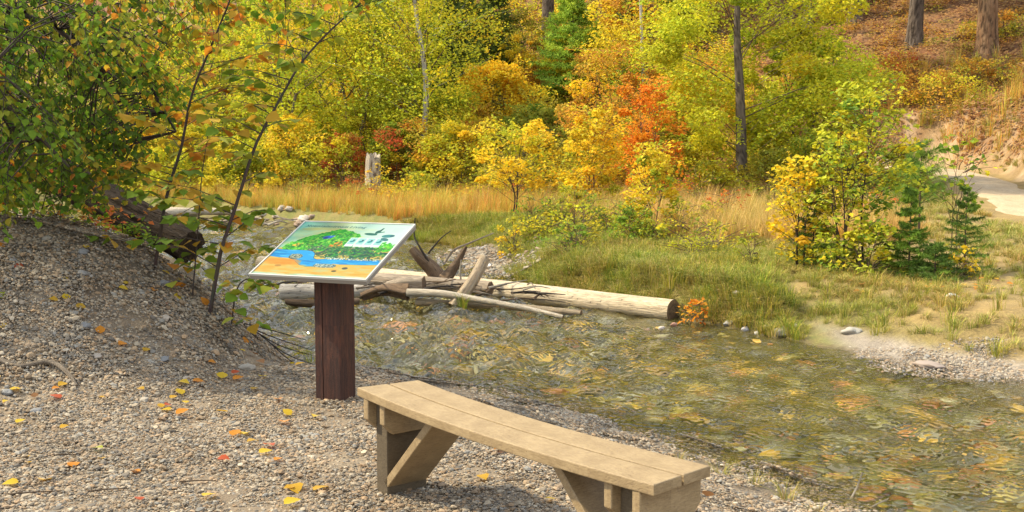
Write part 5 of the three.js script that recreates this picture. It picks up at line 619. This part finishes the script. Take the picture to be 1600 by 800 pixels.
{
  const bx = -4.95, bz = -8.9, by = H(bx, bz) - 0.1, tree = thing('overhanging_tree', 'leafy green tree with drooping boughs overhanging the gravel berm', 'tree', [bx, by, bz]), rng = rngOf(808), tb = new Batch(), lb = new Batch(), singles = [];
  const limb = (pts, r0, r1, n = 14) => { const c = smoothPath(pts.map(([x, y, z]) => [x - bx, y - by, z - bz]), n); tb.tube(tubePts(c, r0, r1, 0.2, rng), r0 > 0.05 ? 10 : 6, () => BARK.dark.map((v) => v * (0.8 + 0.6 * rng()))); return c; };
  limb([[bx, by - 0.1, bz], [-4.85, 2.2, -8.85], [-4.7, 4, -8.7], [-4.5, 6, -8.6]], 0.12, 0.03, 20);
  const limbs = [[[-4.87, 1.9, -8.85], [-4.1, 2.5, -8.5], [-3.3, 2.35, -8.2], [-2.75, 1.95, -8.0]], [[-4.78, 3.0, -8.75], [-3.7, 3.3, -8.5], [-2.6, 3.0, -8.2], [-1.75, 2.55, -8.0]], [[-4.9, 1.6, -8.85], [-4.0, 1.95, -8.1], [-3.4, 1.75, -7.7], [-2.95, 1.35, -7.6]], [[-4.85, 2.3, -8.8], [-4.0, 2.7, -9.3], [-3.2, 2.3, -9.4], [-2.7, 1.6, -9.2]], [[-4.8, 2.6, -8.8], [-4.3, 2.6, -7.9], [-3.8, 2.3, -7.3], [-3.3, 1.9, -7.1]], [[-4.7, 3.6, -8.7], [-4.2, 4.6, -8.2], [-3.6, 5.2, -7.9], [-3.1, 5.3, -7.7]], [[-4.6, 4.3, -8.7], [-5.3, 5.3, -9], [-6, 5.6, -9.2], [-6.4, 5.4, -9.3]], [[-4.65, 4.0, -8.7], [-4.2, 5, -9.6], [-3.7, 5.4, -10.2], [-3.4, 5.2, -10.6]]].map((p) => limb(p, 0.04, 0.008)), ends = limbs.flat();
  const nearLimb = (p) => { let m = ends[0], d = 1e9; for (const e of ends) { const q = e.distanceToSquared(p) + (e.y < p.y ? 0.6 : 0); if (q < d) { d = q; m = e; } } return m; };
  const spray = (x, y, z, L, count, size, pal, accent) => {
    const P0 = V(x - bx, y - by, z - bz), from = nearLimb(P0), a = rng() * 6.28, out = V(0.45 + 0.5 * Math.cos(a), -0.35 - 0.5 * rng(), 0.5 * Math.sin(a)).normalize(), pts = []; for (let k = 0; k <= 6; k++) { const t = k / 6; pts.push(V(P0.x + out.x * L * t, P0.y + out.y * L * t - 0.18 * L * t * t, P0.z + out.z * L * t)); }
    tb.tube([[from.x, from.y, from.z, 0.007], [lerp(from.x, P0.x, 0.5), lerp(from.y, P0.y, 0.5) + 0.08, lerp(from.z, P0.z, 0.5), 0.005], [P0.x, P0.y, P0.z, 0.0035], ...pts.slice(1).map((p, k) => [p.x, p.y, p.z, 0.003 - 0.0003 * k])], 4, BARK.dark, false);
    const tone = pick(rng, pal);
    for (let k = 0; k < count; k++) { const t = (k + rng()) / count * 6, i = Math.min(5, Math.floor(t)), P = pts[i].clone().lerp(pts[i + 1], t - i); P.x += (rng() - 0.5) * 0.09; P.y += (rng() - 0.5) * 0.07; P.z += (rng() - 0.5) * 0.09; const [D, N] = hang(rng, 0.75, 0.8), S = size * (0.7 + 0.5 * rng()), c = rng() < accent ? pick(rng, ['amber', 'orange', 'yellow']) : tone; singles.push([P, D, N, S, c]); }
  };
  const top = (y) => -1.95 - (2.5 - y) * 0.62;
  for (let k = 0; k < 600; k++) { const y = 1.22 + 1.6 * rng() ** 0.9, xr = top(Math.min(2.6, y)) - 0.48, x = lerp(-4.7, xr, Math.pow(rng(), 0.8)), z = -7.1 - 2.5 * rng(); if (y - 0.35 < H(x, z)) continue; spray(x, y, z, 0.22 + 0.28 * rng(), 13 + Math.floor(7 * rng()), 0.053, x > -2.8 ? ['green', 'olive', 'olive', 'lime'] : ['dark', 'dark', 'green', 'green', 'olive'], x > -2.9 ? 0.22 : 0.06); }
  for (let k = 0; k < 26; k++) { const x = -2.3 + 1.15 * rng(), y = 2.5 + 0.35 * rng(), z = -7.7 - 0.7 * rng(); spray(x, y, z, 0.22 + 0.2 * rng(), 7 + Math.floor(5 * rng()), 0.066, ['olive', 'lime', 'green'], 0.4); }
  // the 300 leaves that hang closest to the open gravel, one by one
  const eye = V(0.4 - bx, 1.4 - by, 0 - bz); singles.sort((p, q) => p[0].distanceToSquared(eye) - q[0].distanceToSquared(eye));
  singles.forEach(([P, D, N, S, c], k) => { if (k < 300) leafMesh(tree, P, D, N, S, c, rng); else lb.ovate(P, D, N, S, S * 0.95, leafColours[c].map((v) => v * (0.8 + 0.4 * rng()))); });
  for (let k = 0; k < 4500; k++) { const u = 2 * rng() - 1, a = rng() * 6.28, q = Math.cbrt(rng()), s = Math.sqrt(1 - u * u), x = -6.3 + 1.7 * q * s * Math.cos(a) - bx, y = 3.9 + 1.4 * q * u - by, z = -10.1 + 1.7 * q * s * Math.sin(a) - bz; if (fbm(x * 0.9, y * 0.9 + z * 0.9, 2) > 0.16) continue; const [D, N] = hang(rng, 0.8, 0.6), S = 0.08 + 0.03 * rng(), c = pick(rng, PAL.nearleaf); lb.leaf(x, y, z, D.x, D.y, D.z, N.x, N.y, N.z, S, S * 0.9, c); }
  part('trunk', tb.geo(true), BARKM, tree); const cr = part('crown', lb.geo(), LEAFM, tree); cr.userData.kind = 'stuff';
}
leafy('red_leaved_shrub', 'dark shrub with scattered red leaves under the overhanging tree', 'shrub', -4.05, -9.5, { h: 1.05, w: 1.5, n: 1300, clumps: 24, leaf: 0.06, pal: 'green', pal2: 'red', share2: 0.42, shape: 'dome', stemR: 0.012, bark: 'dark', seed: 1301 });
leafy('red_leaved_shrub', 'small shrub with orange red leaves at the back of the berm', 'shrub', -3.35, -9.75, { h: 0.75, w: 0.8, n: 420, clumps: 14, leaf: 0.055, pal: 'red', pal2: 'green', share2: 0.5, shape: 'dome', stemR: 0.009, bark: 'dark', seed: 1302 });
[[-7.2, -13.2, 4.6, 3.2, 'olive', 'olive green tree upstream behind the overhanging tree'], [-9.2, -17, 5, 3.6, 'green', 'green tree on the near bank upstream of the dark log'], [-6.6, -11.3, 3.4, 2.4, 'green', 'bushy green tree beside the overhanging tree'], [-10.5, -23, 4.6, 3.6, 'mixed', 'yellow and green tree on the near bank above the riffle']].forEach(([x, z, h, w, p, l], k) => leafy('bank_tree', l, 'tree', x, z, { h, w, bare: 0.1, stems: 2, n: 5200, clumps: 36, leaf: 0.085, pal: p, pal2: 'olive', stemR: 0.05, bark: 'dark', seed: 1310 + k }));
function sapling(label, pts, r0, twigs, leafCols, size, seed, o = {}) {
  const rng = rngOf(seed), [x0, , z0] = pts[0], y0 = H(x0, z0) - 0.03, g = thing('sapling', label, 'sapling', [x0, y0, z0]), tb = new Batch(), c = smoothPath(pts.map(([x, y, z], k) => [x - x0, k ? y - y0 : -0.02, z - z0]), 40), dark = () => BARK.dark.map((v) => v * (0.8 + 0.5 * rng()));
  tb.tube(tubePts(c, r0, r0 * 0.3, 0.35, rng), 8, dark);
  for (let k = 0; k < twigs; k++) {
    const t = lerp(o.from ?? 0.06, 1, (k + 0.5 * rng()) / twigs), P = c[Math.min(40, Math.round(t * 40))], a = rng() * 6.28, L = (o.reach ?? 0.45) * (1.05 - 0.55 * t) * (0.5 + 0.8 * rng()), E = V(P.x + Math.cos(a) * L, P.y + L * (o.rise ?? 0.25) * (0.3 + rng()), P.z + Math.sin(a) * L * 0.8), M = P.clone().lerp(E, 0.5); M.y += 0.06 * L;
    tb.tube([[P.x, P.y, P.z, r0 * 0.3], [M.x, M.y, M.z, r0 * 0.2], [E.x, E.y, E.z, r0 * 0.1]], 5, dark, false);
    const n = Math.max(3, Math.round(L * (o.dens ?? 16))), cols = leafCols(t);
    for (let j = 0; j < n; j++) { const s = 0.25 + 0.75 * (j + rng()) / n, Q = s < 0.5 ? P.clone().lerp(M, s * 2) : M.clone().lerp(E, s * 2 - 1), [D, N] = hang(rng, 0.9, 0.35), S = size * (0.7 + 0.5 * rng()); Q.addScaledVector(D, S * 0.3); leafMesh(g, Q, D, N, S, pick(rng, cols), rng); }
  }
  part('trunk', tb.geo(true), BARKM, g).name = 'stem'; return g;
}
sapling('slender sapling with amber leaves and a dark stem on the berm crest', [[-2.634, 0.7, -8.3], [-2.51, 1.15, -8.3], [-2.4, 1.48, -8.3], [-2.31, 1.85, -8.28], [-2.1, 2.316, -8.25], [-1.98, 2.6, -8.25], [-1.86, 2.95, -8.2]], 0.013, 44, (t) => (t < 0.22 ? ['green', 'lime', 'green', 'amber'] : ['amber', 'amber', 'orange', 'yellow', 'olive']), 0.10, 3001, { reach: 0.62, dens: 17 });
sapling('leaning sapling with green leaves arching over the picture panel', [[-2.157, 0.5, -8.0], [-2.045, 0.78, -8.0], [-1.955, 1.03, -8.0], [-1.8, 1.478, -8.0], [-1.66, 1.747, -8.02], [-1.44, 2.107, -8.05], [-1.08, 2.466, -8.1], [-0.75, 2.72, -8.1]], 0.015, 42, (t) => (t < 0.25 ? ['green', 'green', 'lime', 'amber'] : t < 0.6 ? ['olive', 'amber', 'lime'] : ['olive', 'green', 'lime']), 0.10, 3002, { reach: 0.58, dens: 17 });
sapling('thin upright seedling with amber and green leaves between the two saplings', [[-2.3, 0.5, -8.1], [-2.24, 0.9, -8.1], [-2.2, 1.3, -8.1], [-2.14, 1.62, -8.1]], 0.006, 12, () => ['amber', 'green', 'orange', 'lime', 'green'], 0.10, 3003, { reach: 0.36, dens: 16 });
sapling('low leafy shoot with green leaves at the waterline below the berm', [[-2.02, 0.4, -8.05], [-1.92, 0.52, -7.98], [-1.8, 0.56, -7.95], [-1.68, 0.50, -7.9]], 0.006, 11, () => ['green', 'lime', 'green', 'amber'], 0.095, 3004, { reach: 0.3, rise: -0.2, dens: 18 });
{ // bare grey shoots hanging over the water
  const rng = rngOf(3010); for (let k = 0; k < 5; k++) wood('dead_shoot', [[-1.95 + 0.04 * k, 0.2 - 0.03 * k, -8.2], [-1.75 + 0.04 * k, 0.16 - 0.06 * k, -8.15], [-1.5 + 0.05 * k, -0.02 - 0.06 * k + 0.1 * rng(), -8.2]], 0.005, 0.0025, DARK, 'bare dark shoot trailing over the water below the leaning sapling', { seg: 10, sides: 6, seed: 300 + k }, 'shoot', 'bare shoots below the leaning sapling');
}
{ // fallen leaves
  const rng = rngOf(4001), kinds = [['yellow', 'yellow'], ['orange', 'orange'], ['amber', 'amber'], ['lime', 'pale green'], ['brown', 'brown'], ['red', 'red']];
  const lay = (x, z, colour, word, S, where, group) => { const m = solo('fallen_leaf', leafGeos[Math.floor(rng() * 3)], leafMats[colour], word + ' fallen leaf lying on ' + where, 'leaf', group), n = normalAt(x, z, 0.1), q = new THREE.Quaternion().setFromUnitVectors(UPV, n), t = new THREE.Quaternion().setFromEuler(new THREE.Euler((rng() - 0.5) * 0.5, rng() * 6.28, 0.1 + 0.25 * rng())); m.quaternion.copy(q.multiply(t)); m.position.set(x, H(x, z) + 0.012 + S * 0.1, z); m.scale.setScalar(S); };
  for (let k = 0; k < 120; k++) {
    const t = rng(), z = t < 0.55 ? -6.2 - 2.2 * rng() : -4.5 - 1.8 * rng(), x = lerp(0.47 * z, t < 0.55 ? -1.3 : Math.min(1, -0.2 * z), rng() ** 1.3), q = site(x, z); if (q.side !== 'near' || q.s < 0.3) continue;
    if (x > -0.9 && x < 0.6 && Math.abs((x + 0.04) * -0.787 + (z + 4.207) * 0.616) < 0.2 && z > -5.1) continue;
    const [c, w] = pick(rng, [...kinds.slice(0, 3), ...kinds.slice(0, 3), ...kinds]), berm = mound(x, z) > 0.12; lay(x, z, c, w, 0.042 + 0.04 * rng(), berm ? 'the slope of the gravel berm' : 'the flat gravel', (berm ? 'fallen leaves on the berm, ' : 'fallen leaves on the gravel, ') + w);
  }
  for (let k = 0; k < 46; k++) { const x = 3.3 + 1.9 * rng(), z = -12.3 + 1.1 * (rng() - 0.3) + 0.15 * x - 0.5, q = site(x, z); if (q.side !== 'far' || q.s < 0.9) continue; const [c, w] = pick(rng, [kinds[1], kinds[2], kinds[4], kinds[1]]); lay(x, z, c, w, 0.045 + 0.03 * rng(), 'the dirt below the thicket', 'fallen leaves below the thicket, ' + w); }
}
renderer.render(scene, camera);
